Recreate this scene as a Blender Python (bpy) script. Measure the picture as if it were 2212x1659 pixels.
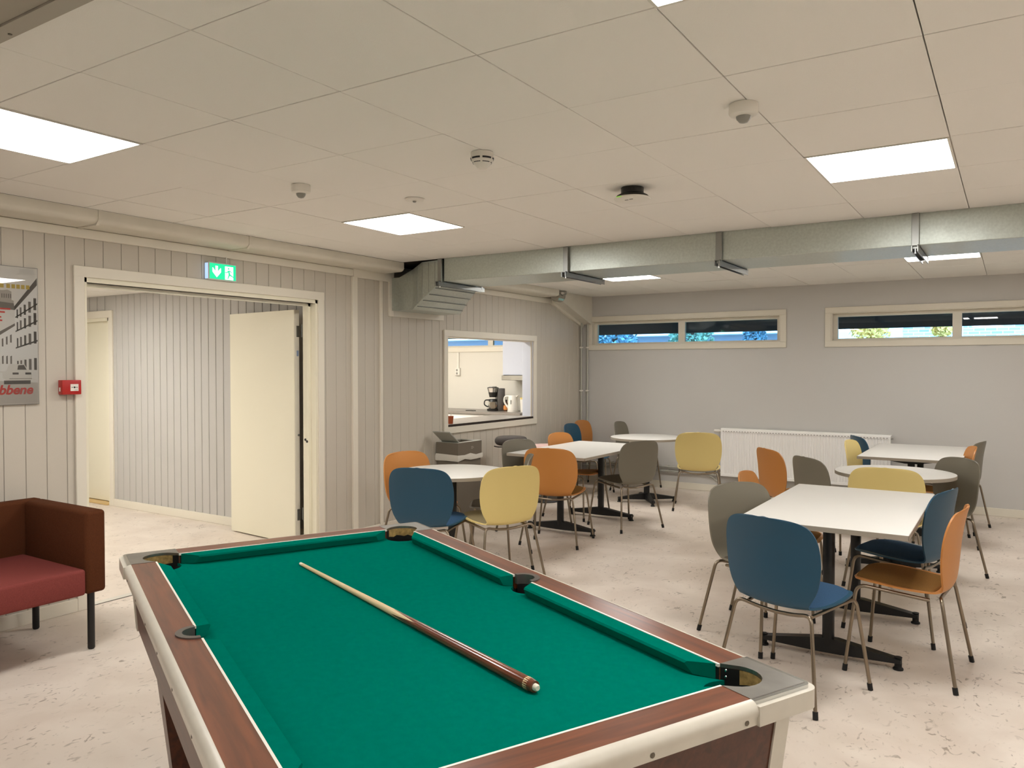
import bpy, bmesh, math, random
from mathutils import Vector, Matrix
R = math.radians
S = bpy.context.scene
C = S.collection
for o in list(bpy.data.objects):
    bpy.data.objects.remove(o)

# ------------------------------------------------------------------ camera, sky, exposure
cd = bpy.data.cameras.new('camera')
cam = bpy.data.objects.new('camera', cd)
C.objects.link(cam)
cam.location = (0, 0, 1.575)
cam.rotation_euler = (R(90 - 1.173), 0, R(32.717))
cd.sensor_fit = 'HORIZONTAL'
cd.sensor_width = 36.0
cd.lens = 1680.6 / 2212 * 36.0
cd.clip_start = 0.02
cd.clip_end = 300
S.camera = cam

S.view_settings.view_transform = 'Standard'
S.view_settings.look = 'None'
S.view_settings.gamma = 1
S.view_settings.use_curve_mapping = False
S.view_settings.exposure = 1.62

S.cycles.max_bounces = 6
S.cycles.diffuse_bounces = 4
S.cycles.glossy_bounces = 3
S.cycles.caustics_reflective = False
S.cycles.caustics_refractive = False
W = bpy.data.worlds.new('sky')
S.world = W
W.use_nodes = True
wn = W.node_tree.nodes
bg = wn['Background']
bg.inputs['Color'].default_value = (0.30, 0.61, 1.0, 1)
bg.inputs['Strength'].default_value = 2.5

PANEL = 8.0            # radiance of the LED ceiling panels
LAMP = (1.0, 0.985, 0.96)

# ------------------------------------------------------------------ helpers
def lin(h):
    v = [int(h[i:i + 2], 16) / 255 for i in (0, 2, 4)]
    return tuple(x / 12.92 if x <= .04045 else ((x + .055) / 1.055) ** 2.4 for x in v)

class NT:
    def __init__(s, name):
        s.m = bpy.data.materials.new(name); s.m.use_nodes = True
        s.t = s.m.node_tree; s.n = s.t.nodes; s.b = s.n['Principled BSDF']
    def new(s, typ, **kw):
        x = s.n.new(typ)
        for k, v in kw.items():
            if k in x.inputs.keys() if hasattr(x, 'inputs') else False:
                x.inputs[k].default_value = v
            else:
                setattr(x, k, v)
        return x
    def link(s, a, b):
        s.t.links.new(a, b)

def mat(name, col, rough=.5, metal=0., noise=None, bump=None, spec=.5, coat=0., emit=None, scale3=(1, 1, 1), rvar=None, trans=0):
    """noise=(scale, amount, detail): colour variation; bump=(scale, strength)"""
    t = NT(name); b = t.b
    col = lin(col) if isinstance(col, str) else col
    b.inputs['Base Color'].default_value = (*col, 1)
    b.inputs['Roughness'].default_value = rough
    b.inputs['Metallic'].default_value = metal
    b.inputs['Specular IOR Level'].default_value = spec
    if coat:
        b.inputs['Coat Weight'].default_value = coat
        b.inputs['Coat Roughness'].default_value = .12
    if trans:
        b.inputs['Transmission Weight'].default_value = trans
    if emit:
        b.inputs['Emission Color'].default_value = (*emit[0], 1)
        b.inputs['Emission Strength'].default_value = emit[1]
    if noise or bump or rvar:
        tc = t.new('ShaderNodeTexCoord'); mp = t.new('ShaderNodeMapping')
        mp.inputs['Scale'].default_value = scale3
        t.link(tc.outputs['Object'], mp.inputs['Vector'])
    if noise:
        nz = t.new('ShaderNodeTexNoise'); nz.inputs['Scale'].default_value = noise[0]; nz.inputs['Detail'].default_value = noise[2] if len(noise) > 2 else 4
        t.link(mp.outputs[0], nz.inputs['Vector'])
        cr = t.new('ShaderNodeValToRGB')
        a = noise[1]
        cr.color_ramp.elements[0].position = .3; cr.color_ramp.elements[1].position = .7
        cr.color_ramp.elements[0].color = (*[max(0, c * (1 - a)) for c in col], 1)
        cr.color_ramp.elements[1].color = (*[min(1, c * (1 + a)) for c in col], 1)
        t.link(nz.outputs['Fac'], cr.inputs['Fac']); t.link(cr.outputs['Color'], b.inputs['Base Color'])
    if rvar:
        n3 = t.new('ShaderNodeTexNoise'); n3.inputs['Scale'].default_value = rvar[0]
        t.link(mp.outputs[0], n3.inputs['Vector'])
        mr = t.new('ShaderNodeMapRange'); mr.inputs['To Min'].default_value = rough - rvar[1]; mr.inputs['To Max'].default_value = rough + rvar[1]
        t.link(n3.outputs['Fac'], mr.inputs['Value']); t.link(mr.outputs[0], b.inputs['Roughness'])
    if bump:
        n2 = t.new('ShaderNodeTexNoise'); n2.inputs['Scale'].default_value = bump[0]; n2.inputs['Detail'].default_value = 3
        t.link(mp.outputs[0], n2.inputs['Vector'])
        bp = t.new('ShaderNodeBump'); bp.inputs['Strength'].default_value = bump[1]; bp.inputs['Distance'].default_value = .002
        t.link(n2.outputs['Fac'], bp.inputs['Height']); t.link(bp.outputs['Normal'], b.inputs['Normal'])
    return t.m

def wood(name, c0, c1, rough=.35, axis=0, scale=7, coat=0., stretch=14):
    t = NT(name); b = t.b
    tc = t.new('ShaderNodeTexCoord'); mp = t.new('ShaderNodeMapping')
    sc = [stretch] * 3; sc[axis] = 1.0
    mp.inputs['Scale'].default_value = sc
    t.link(tc.outputs['Object'], mp.inputs['Vector'])
    nz = t.new('ShaderNodeTexNoise'); nz.inputs['Scale'].default_value = scale; nz.inputs['Detail'].default_value = 6; nz.inputs['Distortion'].default_value = .6
    t.link(mp.outputs[0], nz.inputs['Vector'])
    cr = t.new('ShaderNodeValToRGB')
    e = cr.color_ramp.elements
    e[0].position = .32; e[1].position = .68
    e[0].color = (*lin(c0), 1); e[1].color = (*lin(c1), 1)
    t.link(nz.outputs['Fac'], cr.inputs['Fac']); t.link(cr.outputs[0], b.inputs['Base Color'])
    b.inputs['Roughness'].default_value = rough
    if coat:
        b.inputs['Coat Weight'].default_value = coat; b.inputs['Coat Roughness'].default_value = .22
    bp = t.new('ShaderNodeBump'); bp.inputs['Strength'].default_value = .12; bp.inputs['Distance'].default_value = .001
    t.link(nz.outputs['Fac'], bp.inputs['Height']); t.link(bp.outputs['Normal'], b.inputs['Normal'])
    return t.m

def glassmat(name, tint=(1, 1, 1), ior=1.5):
    t = NT(name)
    t.n.remove(t.b)
    out = t.n['Material Output']
    fr = t.new('ShaderNodeFresnel'); fr.inputs['IOR'].default_value = ior
    tr = t.new('ShaderNodeBsdfTransparent'); tr.inputs['Color'].default_value = (*tint, 1)
    gl = t.new('ShaderNodeBsdfGlossy'); gl.inputs['Roughness'].default_value = .01
    mx = t.new('ShaderNodeMixShader')
    t.link(fr.outputs[0], mx.inputs[0]); t.link(tr.outputs[0], mx.inputs[1]); t.link(gl.outputs[0], mx.inputs[2])
    t.link(mx.outputs[0], out.inputs['Surface'])
    return t.m

def floor_mat():
    t = NT('linoleum'); b = t.b
    tc = t.new('ShaderNodeTexCoord')
    def noise(scale, det, dist, sc=(1, 1, 1)):
        mp = t.new('ShaderNodeMapping'); mp.inputs['Scale'].default_value = sc
        t.link(tc.outputs['Object'], mp.inputs['Vector'])
        n = t.new('ShaderNodeTexNoise'); n.inputs['Scale'].default_value = scale; n.inputs['Detail'].default_value = det; n.inputs['Distortion'].default_value = dist
        t.link(mp.outputs[0], n.inputs['Vector']); return n
    n1 = noise(2.2, 6, 1.0)
    r1 = t.new('ShaderNodeValToRGB'); e = r1.color_ramp.elements
    e[0].position = .35; e[0].color = (*lin('d4c6b8'), 1); e[1].position = .68; e[1].color = (*lin('e2d6c9'), 1)
    t.link(n1.outputs['Fac'], r1.inputs['Fac'])
    # small curled dark flecks of the marbled lino
    n2 = noise(20, 4, 2.0, (1, .6, 1))
    r2 = t.new('ShaderNodeValToRGB'); e = r2.color_ramp.elements
    e[0].position = .60; e[0].color = (0, 0, 0, 1); e[1].position = .68; e[1].color = (1, 1, 1, 1)
    t.link(n2.outputs['Fac'], r2.inputs['Fac'])
    n3 = noise(5, 2, .4)
    r3 = t.new('ShaderNodeValToRGB'); e = r3.color_ramp.elements
    e[0].position = .40; e[0].color = (.08, .08, .08, 1); e[1].position = .62; e[1].color = (.8, .8, .8, 1)
    t.link(n3.outputs['Fac'], r3.inputs['Fac'])
    mu = t.new('ShaderNodeMath', operation='MULTIPLY')
    t.link(r2.outputs[0], mu.inputs[0]); t.link(r3.outputs[0], mu.inputs[1])
    mx = t.new('ShaderNodeMix', data_type='RGBA')
    t.link(mu.outputs[0], mx.inputs['Factor'])
    t.link(r1.outputs[0], mx.inputs[6]); mx.inputs[7].default_value = (*lin('877869'), 1)
    t.link(mx.outputs[2], b.inputs['Base Color'])
    b.inputs['Roughness'].default_value = .42
    b.inputs['Specular IOR Level'].default_value = .4
    return t.m

M = {}
M['wall'] = mat('wall_paint_grey', 'cbc8c3', .75, bump=(260, .25))
M['board'] = mat('panel_board_grey', 'c6beb0', .6, bump=(200, .12))
M['groove'] = mat('panel_groove_grey', 'b1a89a', .8)
M['hallboard'] = mat('hall_board_grey', 'bfbcb7', .6)
M['trim'] = mat('trim_offwhite', 'e4ddcd', .5, bump=(120, .08))
M['trim2'] = mat('duct_cover_offwhite', 'dcd6c8', .55, noise=(9, .03), bump=(160, .15))
M['tile'] = mat('ceiling_tile_white', 'efebe4', .9, bump=(420, .35))
M['tilegap'] = mat('ceiling_void_brown', '5c5247', .9)
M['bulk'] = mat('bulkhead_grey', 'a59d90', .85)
M['floor'] = floor_mat()
M['doorwhite'] = mat('door_cream_paint', 'ebe5cf', .45)
M['galv'] = mat('galvanised_sheet', 'bfc5bd', .38, .7, noise=(60, .07, 2), rvar=(14, .06))
M['strut'] = mat('zinc_channel', '9b9c98', .35, .9)
M['foil'] = mat('foil_tape', 'b9b6ae', .25, .9, bump=(60, .8))
M['pipe'] = mat('painted_pipe', 'b8b6ab', .4)
M['chrome'] = mat('bright_metal', 'c9c9c7', .2, 1.0)
M['black'] = mat('black_powdercoat', '0d0d0d', .45)
M['rubber'] = mat('black_rubber', '0a0908', .7)
M['steel'] = mat('warm_chair_steel', '8f8271', .3, 1.0)
M['tabletop'] = mat('white_laminate', 'dfdcd5', .38, noise=(300, .015, 2))
M['tableedge'] = mat('laminate_edge_grey', 'a59b8c', .5)
M['felt'] = mat('green_cloth', '006c5b', 1.0, bump=(900, .2), noise=(40, .04, 5), spec=.0)
M['railwood'] = wood('rail_mahogany_x', '572a15', '7e4223', .34, 0, 3, .35)
M['railwood_y'] = wood('rail_mahogany_y', '572a15', '7e4223', .34, 1, 3, .35)
M['cabwood'] = wood('cabinet_mahogany', '3f1f0d', '5a2e18', .36, 0, 3, 0)
M['alu'] = mat('cream_rail_trim', 'd2cbbc', .35, noise=(20, .03))
M['inlay'] = mat('white_inlay', 'f0ebe0', .4)
M['plate'] = mat('corner_plate_metal', '98958f', .34, .9, noise=(12, .1, 5), rvar=(9, .12))
M['pocketblack'] = mat('pocket_black', '060605', .55)
M['pockettan'] = mat('pocket_fibre_tan', 'a58a52', .8, noise=(70, .35, 4))
M['screw'] = mat('screw_metal', '6e675c', .4, .8)
M['ash'] = wood('cue_ash', 'd9b987', 'e6cc9f', .35, 0, 4, .2)
M['cuebutt'] = wood('cue_butt_dark', '5a260f', '7d3c1b', .18, 0, 5, .6)
M['ferrule'] = mat('cue_ferrule', 'e9e2cd', .4)
M['sofaback'] = mat('sofa_brown_fabric', '55301c', .95, noise=(300, .18, 3), bump=(700, .4), spec=.1)
M['sofaseat'] = mat('sofa_burgundy_fabric', '7f3f3a', .95, noise=(300, .14, 3), bump=(700, .4), spec=.1)
M['radiator'] = mat('radiator_white', 'f8f6f2', .4)
M['binbody'] = mat('bin_taupe', '6f675a', .5)
M['binlid'] = mat('bin_lid_grey', 'a5a59c', .45)
M['bag'] = mat('bin_bag_plastic', 'd7d3c8', .35, bump=(60, .8))
M['eave'] = mat('eave_dark', '1c1a1a', .8)
M['glass'] = glassmat('window_glass')
M['white'] = mat('white_plastic', 'e6e1d7', .4)
M['black_plastic'] = mat('black_plastic', '15130f', .4)
M['greydome'] = mat('sensor_lens_grey', '8f8c84', .35)
M['red'] = mat('call_point_red', 'b0201c', .35)
M['kitwhite'] = mat('kitchen_white', 'e4e2dd', .4)
M['coolwhite'] = mat('cabinet_cool_white', 'c3c7d2', .4)
M['kitwall'] = mat('kitchen_wall_cream', 'dcd7cb', .6)
M['counter'] = mat('counter_grey', '857e77', .35, noise=(50, .06))
M['darkedge'] = mat('counter_dark_edge', '241812', .45)
M['carafe'] = glassmat('carafe_glass', (.55, .5, .45))
M['orange_label'] = mat('bottle_orange', 'd18a4b', .4)
M['redcup'] = mat('cup_red_brown', '9b4a24', .4)
M['oak'] = wood('threshold_oak', 'c9a668', 'dcbd83', .4, 0, 4)
M['panel'] = mat('panel_diffuser', 'ffffff', .5, emit=(LAMP, PANEL))
M['panelh'] = mat('hall_panel_diffuser', 'ffffff', .5, emit=((1, .985, .93), PANEL * 1.65))
M['panelk'] = mat('kitchen_panel_diffuser', 'ffffff', .5, emit=((1, .975, .92), PANEL * 1.25))
M['frame'] = mat('panel_frame_white', 'dcd8ce', .5)
M['signgreen'] = mat('exit_sign_green', '00b77a', .4, emit=(lin('00c487'), .42))
M['signwhite'] = mat('exit_sign_white', 'f4fff8', .4, emit=(lin('f0fff8'), .5))
M['signcase'] = mat('exit_sign_case', 'c9cdc6', .35, emit=None)

PLAST = {'blue': 'x', 'orange': 'x', 'yellow': 'x', 'grey': 'x'}
SHELL = {'blue': mat('shell_blue', '17475f', .45, bump=(500, .1)), 'orange': mat('shell_orange', 'c07f3e', .45, bump=(500, .1)),
         'yellow': mat('shell_yellow', 'dcc680', .45, bump=(500, .1)), 'grey': mat('shell_olive_grey', '756f60', .45, bump=(500, .1))}
PAD = {'blue': mat('pad_blue', '35506c', .95, noise=(260, .15), spec=.1), 'orange': mat('pad_tan', '7d5a30', .95, noise=(260, .15), spec=.1),
       'yellow': mat('pad_khaki', '86795b', .95, noise=(260, .15), spec=.1), 'grey': mat('pad_grey', '5d5548', .95, noise=(260, .15), spec=.1)}

def link(o, parent=None):
    C.objects.link(o)
    if parent is not None:
        o.parent = parent
    return o

def tag(o, label=None, cat=None, group=None, kind=None):
    if label: o['label'] = label
    if cat: o['category'] = cat
    if group: o['group'] = group
    if kind: o['kind'] = kind
    return o

def finish(bm, name, mats, parent=None, smooth=None):
    me = bpy.data.meshes.new(name)
    bmesh.ops.recalc_face_normals(bm, faces=bm.faces)
    bm.to_mesh(me); bm.free()
    for m in (mats if isinstance(mats, (list, tuple)) else [mats]):
        me.materials.append(m)
    if smooth is not None:
        for p in me.polygons: p.use_smooth = True
        me.set_sharp_from_angle(angle=R(smooth))
    return link(bpy.data.objects.new(name, me), parent)

def bbox(bm, x0, x1, y0, y1, z0, z1, bev=0., seg=2, mi=0):
    v = [bm.verts.new(p) for p in ((x0, y0, z0), (x1, y0, z0), (x1, y1, z0), (x0, y1, z0), (x0, y0, z1), (x1, y0, z1), (x1, y1, z1), (x0, y1, z1))]
    fs = [bm.faces.new([v[i] for i in q]) for q in ((3, 2, 1, 0), (4, 5, 6, 7), (0, 1, 5, 4), (1, 2, 6, 5), (2, 3, 7, 6), (3, 0, 4, 7))]
    for f in fs: f.material_index = mi
    if bev > 0:
        es = list({e for f in fs for e in f.edges})
        r = bmesh.ops.bevel(bm, geom=es, offset=bev, segments=seg, profile=.5, affect='EDGES')
        for f in r['faces']: f.material_index = mi

def box(name, b, m, parent=None, bev=0., seg=2):
    bm = bmesh.new(); bbox(bm, *b, bev=bev, seg=seg)
    return finish(bm, name, m, parent, smooth=40 if bev and seg > 1 else None)

def boxes(name, bs, m, parent=None, bev=0.):
    bm = bmesh.new()
    for b in bs: bbox(bm, *b, bev=bev, seg=1)
    return finish(bm, name, m, parent)

def prism(bm, poly, axis, a0, a1, mi=0):
    """extrude a 2D polygon along an axis: axis 2 -> poly (x,y); axis 1 -> poly (x,z); axis 0 -> poly (y,z)"""
    def P(q, a):
        return {2: (q[0], q[1], a), 1: (q[0], a, q[1]), 0: (a, q[0], q[1])}[axis]
    A = [bm.verts.new(P(q, a0)) for q in poly]; B = [bm.verts.new(P(q, a1)) for q in poly]
    n = len(poly)
    fs = [bm.faces.new(A[::-1]), bm.faces.new(B)]
    for i in range(n):
        fs.append(bm.faces.new((A[i], A[(i + 1) % n], B[(i + 1) % n], B[i])))
    for f in fs: f.material_index = mi
    return fs

def extr(name, poly, axis, a0, a1, m, parent=None, smooth=None):
    bm = bmesh.new(); prism(bm, poly, axis, a0, a1); bm.normal_update()
    bmesh.ops.triangulate(bm, faces=[f for f in bm.faces if len(f.verts) > 4], ngon_method='EAR_CLIP')
    return finish(bm, name, m, parent, smooth)

def fillet(pts, rad, n=5):
    P = [Vector(p) for p in pts]; out = [P[0]]
    for i in range(1, len(P) - 1):
        a, b, c = P[i - 1], P[i], P[i + 1]
        d1 = (a - b); d2 = (c - b)
        r = min(rad, d1.length * .45, d2.length * .45)
        p, q = b + d1.normalized() * r, b + d2.normalized() * r
        for k in range(n + 1):
            t = k / n
            out.append((1 - t) ** 2 * p + 2 * t * (1 - t) * b + t * t * q)
    out.append(P[-1]); return out

def tube(bm, pts, r, n=8, cap=True, mi=0):
    P = [Vector(p) for p in pts]; rs = r if isinstance(r, (list, tuple)) else [r] * len(P)
    t0 = (P[1] - P[0]).normalized()
    up = Vector((0, 0, 1)) if abs(t0.z) < .9 else Vector((1, 0, 0))
    u = t0.cross(up).normalized(); rings = []
    for i, p in enumerate(P):
        t = ((P[min(i + 1, len(P) - 1)] - P[max(i - 1, 0)])).normalized()
        u = (u - t * u.dot(t)).normalized(); w = t.cross(u)
        rings.append([bm.verts.new(p + (u * math.cos(2 * math.pi * k / n) + w * math.sin(2 * math.pi * k / n)) * rs[i]) for k in range(n)])
    fs = []
    for a, b in zip(rings, rings[1:]):
        for k in range(n):
            fs.append(bm.faces.new((a[k], a[(k + 1) % n], b[(k + 1) % n], b[k])))
    if cap:
        fs.append(bm.faces.new(rings[0][::-1])); fs.append(bm.faces.new(rings[-1]))
    for f in fs: f.material_index = mi
    return rings

def tubeobj(name, pts, r, m, parent=None, n=8):
    bm = bmesh.new(); tube(bm, pts, r, n)
    return finish(bm, name, m, parent, smooth=50)

def lathe(bm, prof, n=24, cx=0, cy=0, mi=0):
    """prof: list of (r, z)"""
    rings = []
    for r, z in prof:
        if r < 1e-6:
            rings.append([bm.verts.new((cx, cy, z))])
        else:
            rings.append([bm.verts.new((cx + r * math.cos(2 * math.pi * k / n), cy + r * math.sin(2 * math.pi * k / n), z)) for k in range(n)])
    for a, b in zip(rings, rings[1:]):
        for k in range(n):
            q = [a[k % len(a)], a[(k + 1) % len(a)], b[(k + 1) % len(b)], b[k % len(b)]]
            q = [v for i, v in enumerate(q) if v not in q[:i]]
            if len(q) > 2:
                f = bm.faces.new(q); f.material_index = mi

def lobj(name, prof, m, parent=None, n=24, cx=0, cy=0, smooth=45):
    bm = bmesh.new(); lathe(bm, prof, n, cx, cy)
    return finish(bm, name, m, parent, smooth)

def thing(name, label, cat, loc=(0, 0, 0), rotz=0., group=None, kind=None):
    o = bpy.data.objects.new(name, None); C.objects.link(o)
    o.location = loc; o.rotation_euler = (0, 0, rotz); o.empty_display_size = .1
    return tag(o, label, cat, group, kind)

def copytree(src, loc, rotz, label, group=None):
    r = src.copy(); C.objects.link(r); r.location = loc; r.rotation_euler = (0, 0, rotz); r['label'] = label
    if group: r['group'] = group
    for ch in src.children:
        c = ch.copy(); C.objects.link(c); c.parent = r
        for g in ch.children:
            d = g.copy(); C.objects.link(d); d.parent = c
    return r

def textmesh(name, s, size, m, parent, loc, rot, shear=0., bold=0., ext=.0006, align='RIGHT'):
    cu = bpy.data.curves.new(name, 'FONT'); cu.body = s; cu.size = size; cu.shear = shear; cu.offset = bold; cu.extrude = ext
    cu.align_x = align
    o = bpy.data.objects.new(name, cu); C.objects.link(o)
    dg = bpy.context.evaluated_depsgraph_get()
    me = bpy.data.meshes.new_from_object(o.evaluated_get(dg))
    bpy.data.objects.remove(o); bpy.data.curves.remove(cu)
    me.materials.clear(); me.materials.append(m); me.name = name
    q = link(bpy.data.objects.new(name, me), parent)
    q.location = loc; q.rotation_euler = rot
    return q

# ------------------------------------------------------------------ room constants
XL, YB, H = -5.081, 9.731, 2.563        # left wall face, back wall face, ceiling height
XR, YF = 4.3, -3.8                       # unseen right wall, wall behind the camera
XW = -5.215                               # far face of the left wall
DY0, DY1, DZ = 2.757, 4.785, 2.135       # door opening in the left wall
HY0, HY1, HZ0, HZ1 = 6.62, 8.395, .94, 1.915   # serving hatch

# ------------------------------------------------------------------ floor
fl = box('floor', (-9.7, XR, YF, YB + .15, -.06, 0), M['floor'])
tag(fl, 'pale pinkish beige marbled linoleum floor with dark flecks', 'floor', kind='structure')
th = thing('threshold_strip', 'grey floor transition strip across the wide doorway', 'threshold', (XL - .06, 3.77, 0))
box('strip', (-.03, .03, -(DY1 - DY0) / 2 + .02, (DY1 - DY0) / 2 - .02, 0.0005, .004), mat('strip_pale', 'cdc7bb', .4), th)
box('joint', (.031, .035, -(DY1 - DY0) / 2 + .02, (DY1 - DY0) / 2 - .02, 0.0003, .002), M['black'], th)

# ------------------------------------------------------------------ left wall with boards
wl = boxes('wall_left', [(XW, XL - .012, YF, DY0, 0, H), (XW, XL - .012, DY0, DY1, DZ, H), (XW, XL - .012, DY1, HY0, 0, H),
                         (XW, XL - .012, HY0, HY1, 0, HZ0), (XW, XL - .012, HY0, HY1, HZ1, H), (XW, XL - .012, HY1, YB, 0, H)], M['groove'])
tag(wl, 'left wall clad in grey painted vertical boards', 'wall', kind='structure')
box('plain_board', (XL - .012, XL, YF, 1.40, 0, H), M['board'], wl)
BW = .1242
def boardcache(cache={}):
    return cache
def board(y, z0, z1):
    key = (round(z0, 3), round(z1, 3)); c = boardcache()
    if key not in c:
        bm = bmesh.new(); bbox(bm, -.012, 0, .0012, BW - .0012, z0, z1)
        es = [e for e in bm.edges if abs(e.verts[0].co.x) < 1e-6 and abs(e.verts[1].co.x) < 1e-6 and abs(e.verts[0].co.y - e.verts[1].co.y) < 1e-6]
        bmesh.ops.bevel(bm, geom=es, offset=.0022, segments=1, affect='EDGES')
        c[key] = finish(bm, 'board', M['board'], wl); o = c[key]
    else:
        o = c[key].copy(); C.objects.link(o)
    o.location = (XL, y, 0)
    return o
y = 2.351 - BW * 7.65
y = 1.401
while y < YB - .02:
    ya, yb_ = y, y + BW
    ym = (ya + yb_) / 2
    if yb_ > YB: break
    if DY0 - .02 < ym < DY1 + .02:
        board(y, DZ + .03, 2.44)
    elif HY0 - .02 < ym < HY1 + .02:
        board(y, 0, HZ0 - .01); board(y, HZ1 + .01, H)
    else:
        board(y, 0, H if ym > 6.4 else 2.44)
    y += BW

# flat board under the duct cover, vertical cover strips, baseboard
t = box('trim_1', (XL, XL + .022, 1.2, 5.20, 2.415, 2.476), M['trim'], bev=.003, seg=1)
tag(t, 'long flat cream board below the rounded duct cover', 'trim', kind='structure')
t = box('trim_2', (XL, XL + .03, 5.20, 5.70, 2.405, 2.50), M['trim'], bev=.003, seg=1)
tag(t, 'short cream board joining the duct cover to the duct frame', 'trim', kind='structure')
t = box('trim_3', (XL, XL + .028, 5.187, 5.250, 0, 2.41), M['trim'], bev=.003, seg=1)
tag(t, 'wider vertical cream strip right of the doorway', 'trim', kind='structure')
t = box('trim_4', (XL, XL + .022, 5.563, 5.598, 0, 2.41), M['trim'], bev=.003, seg=1)
tag(t, 'narrow vertical cream strip behind the orange chair', 'trim', kind='structure')
t = boxes('trim_5', [(XL, XL + .025, 5.69, 5.755, 2.075, 2.5), (XL, XL + .025, 5.755, 6.54, 2.075, 2.132)], M['trim'], bev=.002)
tag(t, 'L shaped cream frame where the duct enters the wall', 'trim', kind='structure')
t = box('trim_6', (XL, XL + .022, 6.66, 8.84, 2.415, 2.476), M['trim'], bev=.003, seg=1)
tag(t, 'flat cream board above the serving hatch', 'trim', kind='structure')
for k, (a, b) in enumerate([(YF, 2.69), (4.845, 5.187), (5.25, 5.563), (5.598, YB)]):
    t = box('baseboard_left', (XL, XL + .018, a, b, 0, .085), M['trim'], bev=.003, seg=1)
    tag(t, ['cream baseboard on the left wall behind the sofa', 'short cream baseboard right of the doorway', 'short cream baseboard between the two vertical strips', 'cream baseboard under the serving hatch'][k], 'baseboard', kind='structure')

# ------------------------------------------------------------------ rounded duct cover along the ceiling (left)
cov = thing('duct_cover', 'rounded cream duct cover running along the ceiling edge', 'duct cover', (XL, 0, 2.4))
def covsec(y0, y1, nm='cover_section'):
    pr = [(0, .163), (.265, .163)]
    for k in range(7):
        a = k / 6 * math.pi / 2
        pr.append((.215 + .05 * math.cos(a), .085 + .05 - .05 - .0 + .0 - .035 * math.sin(a) + .03))
    pr += [(0, .078)]
    return extr(nm, pr, 1, y0, y1, M['trim2'], cov, smooth=40)
for a, b in ((1.2, 2.716), (2.722, 3.86), (3.866, 5.62)):
    covsec(a, b)
for yj in (2.719, 3.863):
    pr = [(0, .163), (.272, .163), (.272, .10), (.24, .07), (0, .07)]
    extr('joint_band', pr, 1, yj - .009, yj + .009, M['trim2'], cov)
cov2 = thing('duct_cover', 'rounded cream cover above the serving hatch behind the metal duct', 'duct cover', (XL, 0, 2.4))
pr = [(0, .163), (.265, .163)] + [(.215 + .05 * math.cos(k / 6 * math.pi / 2), .115 - .035 * math.sin(k / 6 * math.pi / 2)) for k in range(7)] + [(0, .078)]
extr('cover_section', pr, 1, 6.66, 8.60, M['trim2'], cov2, smooth=40)
# slanted soffit in the corner + foil elbow
so = thing('corner_soffit', 'slanted cream boxed soffit in the far left corner', 'soffit', (XL, 8.85, 2.2))
extr('soffit_body', [(0.0, .363), (.0, .25), (.85, -.02), (.875, .0), (.875, .363)], 0, .0, .16, M['trim2'], so)
extr('soffit_trim', [(-.02, .275), (-.02, .215), (.85, -.06), (.875, -.02), (.875, .0)], 0, .0, .03, M['trim'], so)
fo = thing('foil_elbow', 'wrinkled silver foil pipe elbow under the ceiling in the corner', 'pipe', (XL + .20, 8.62, 2.4))
tubeobj('elbow', fillet([(0, -.01, .072), (0, .15, .072), (0, .15, .163)], .06, 6), .055, M['foil'], fo, 12)
lobj('collar', [(.066, 0), (.07, .01), (.07, .03), (.066, .04)], M['foil'], fo, 14, 0, .15).location = (0, 0, .12)

# ------------------------------------------------------------------ doorway frame and door leaf
cas = thing('door_1', 'wide cream frame of the double doorway', 'doorway', (XL, 3.77, 0), kind='structure')
def dl(b): return (b[0] - XL, b[1] - XL, b[2] - 3.77, b[3] - 3.77, b[4], b[5])
box('casing', dl((XL, XL + .018, 2.69, 2.757, 0, 2.23)), M['trim'], cas, .003, 1)
box('casing', dl((XL, XL + .018, 4.778, 4.845, 0, 2.23)), M['trim'], cas, .003, 1)
box('casing', dl((XL, XL + .0195, 2.688, 4.847, 2.165, 2.236)), M['trim'], cas, .003, 1)
box('jamb', dl((XW - .02, XL + .004, DY0 - .01, DY0 + .02, 0, DZ + .03)), M['doorwhite'], cas)
box('jamb', dl((XW - .02, XL + .004, DY1 - .03, DY1 + .002, 0, DZ + .03)), M['doorwhite'], cas)
box('jamb_stop', dl((XW + .05, XL - .06, DY1 - .055, DY1 - .03, 0, DZ)), M['doorwhite'], cas)
box('head', dl((XW - .02, XL + .004, DY0, DY1, DZ, DZ + .035)), M['doorwhite'], cas)
box('head_stop', dl((XW + .05, XL - .06, DY0, DY1, DZ - .025, DZ)), M['doorwhite'], cas)
for zc in (.95, .935):
    lobj('strike_hole', [(0, 0), (.012, 0), (.012, .002), (0, .002)], M['black'], cas, 10).matrix_local = Matrix.Translation((-.10 + (.02 if zc < .95 else 0), DY1 - .0555 - 3.77, zc)) @ Matrix.Rotation(R(90), 4, 'X')
leaf = thing('door_2', 'cream door leaf standing open into the hallway', 'door', (-5.33, 4.80, 0), R(180 - 5.0), kind='structure')
box('leaf', (0, .99, -.0, .058, .012, 2.09), M['doorwhite'], leaf, .002, 1)
box('edge_strip', (-.004, 0, .004, .054, .012, 2.09), M['trim'], leaf)
box('edge_label', (-.006, -.004, .012, .032, 1.68, 1.73), mat('door_sticker', '8fa0bd', .5), leaf)
for z in (.22, 1.85):
    hg = tubeobj('hinge', [(-.016, -.018, z), (-.016, -.018, z + .11)], .009, M['strut'], leaf, 8)
    box('hinge_plate', (-.007, -.004, .0, .034, z, z + .10), M['strut'], hg)
tubeobj('lock_knob', [(-.006, .018, .98), (-.014, .018, .98)], .010, M['strut'], leaf, 8)

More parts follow.
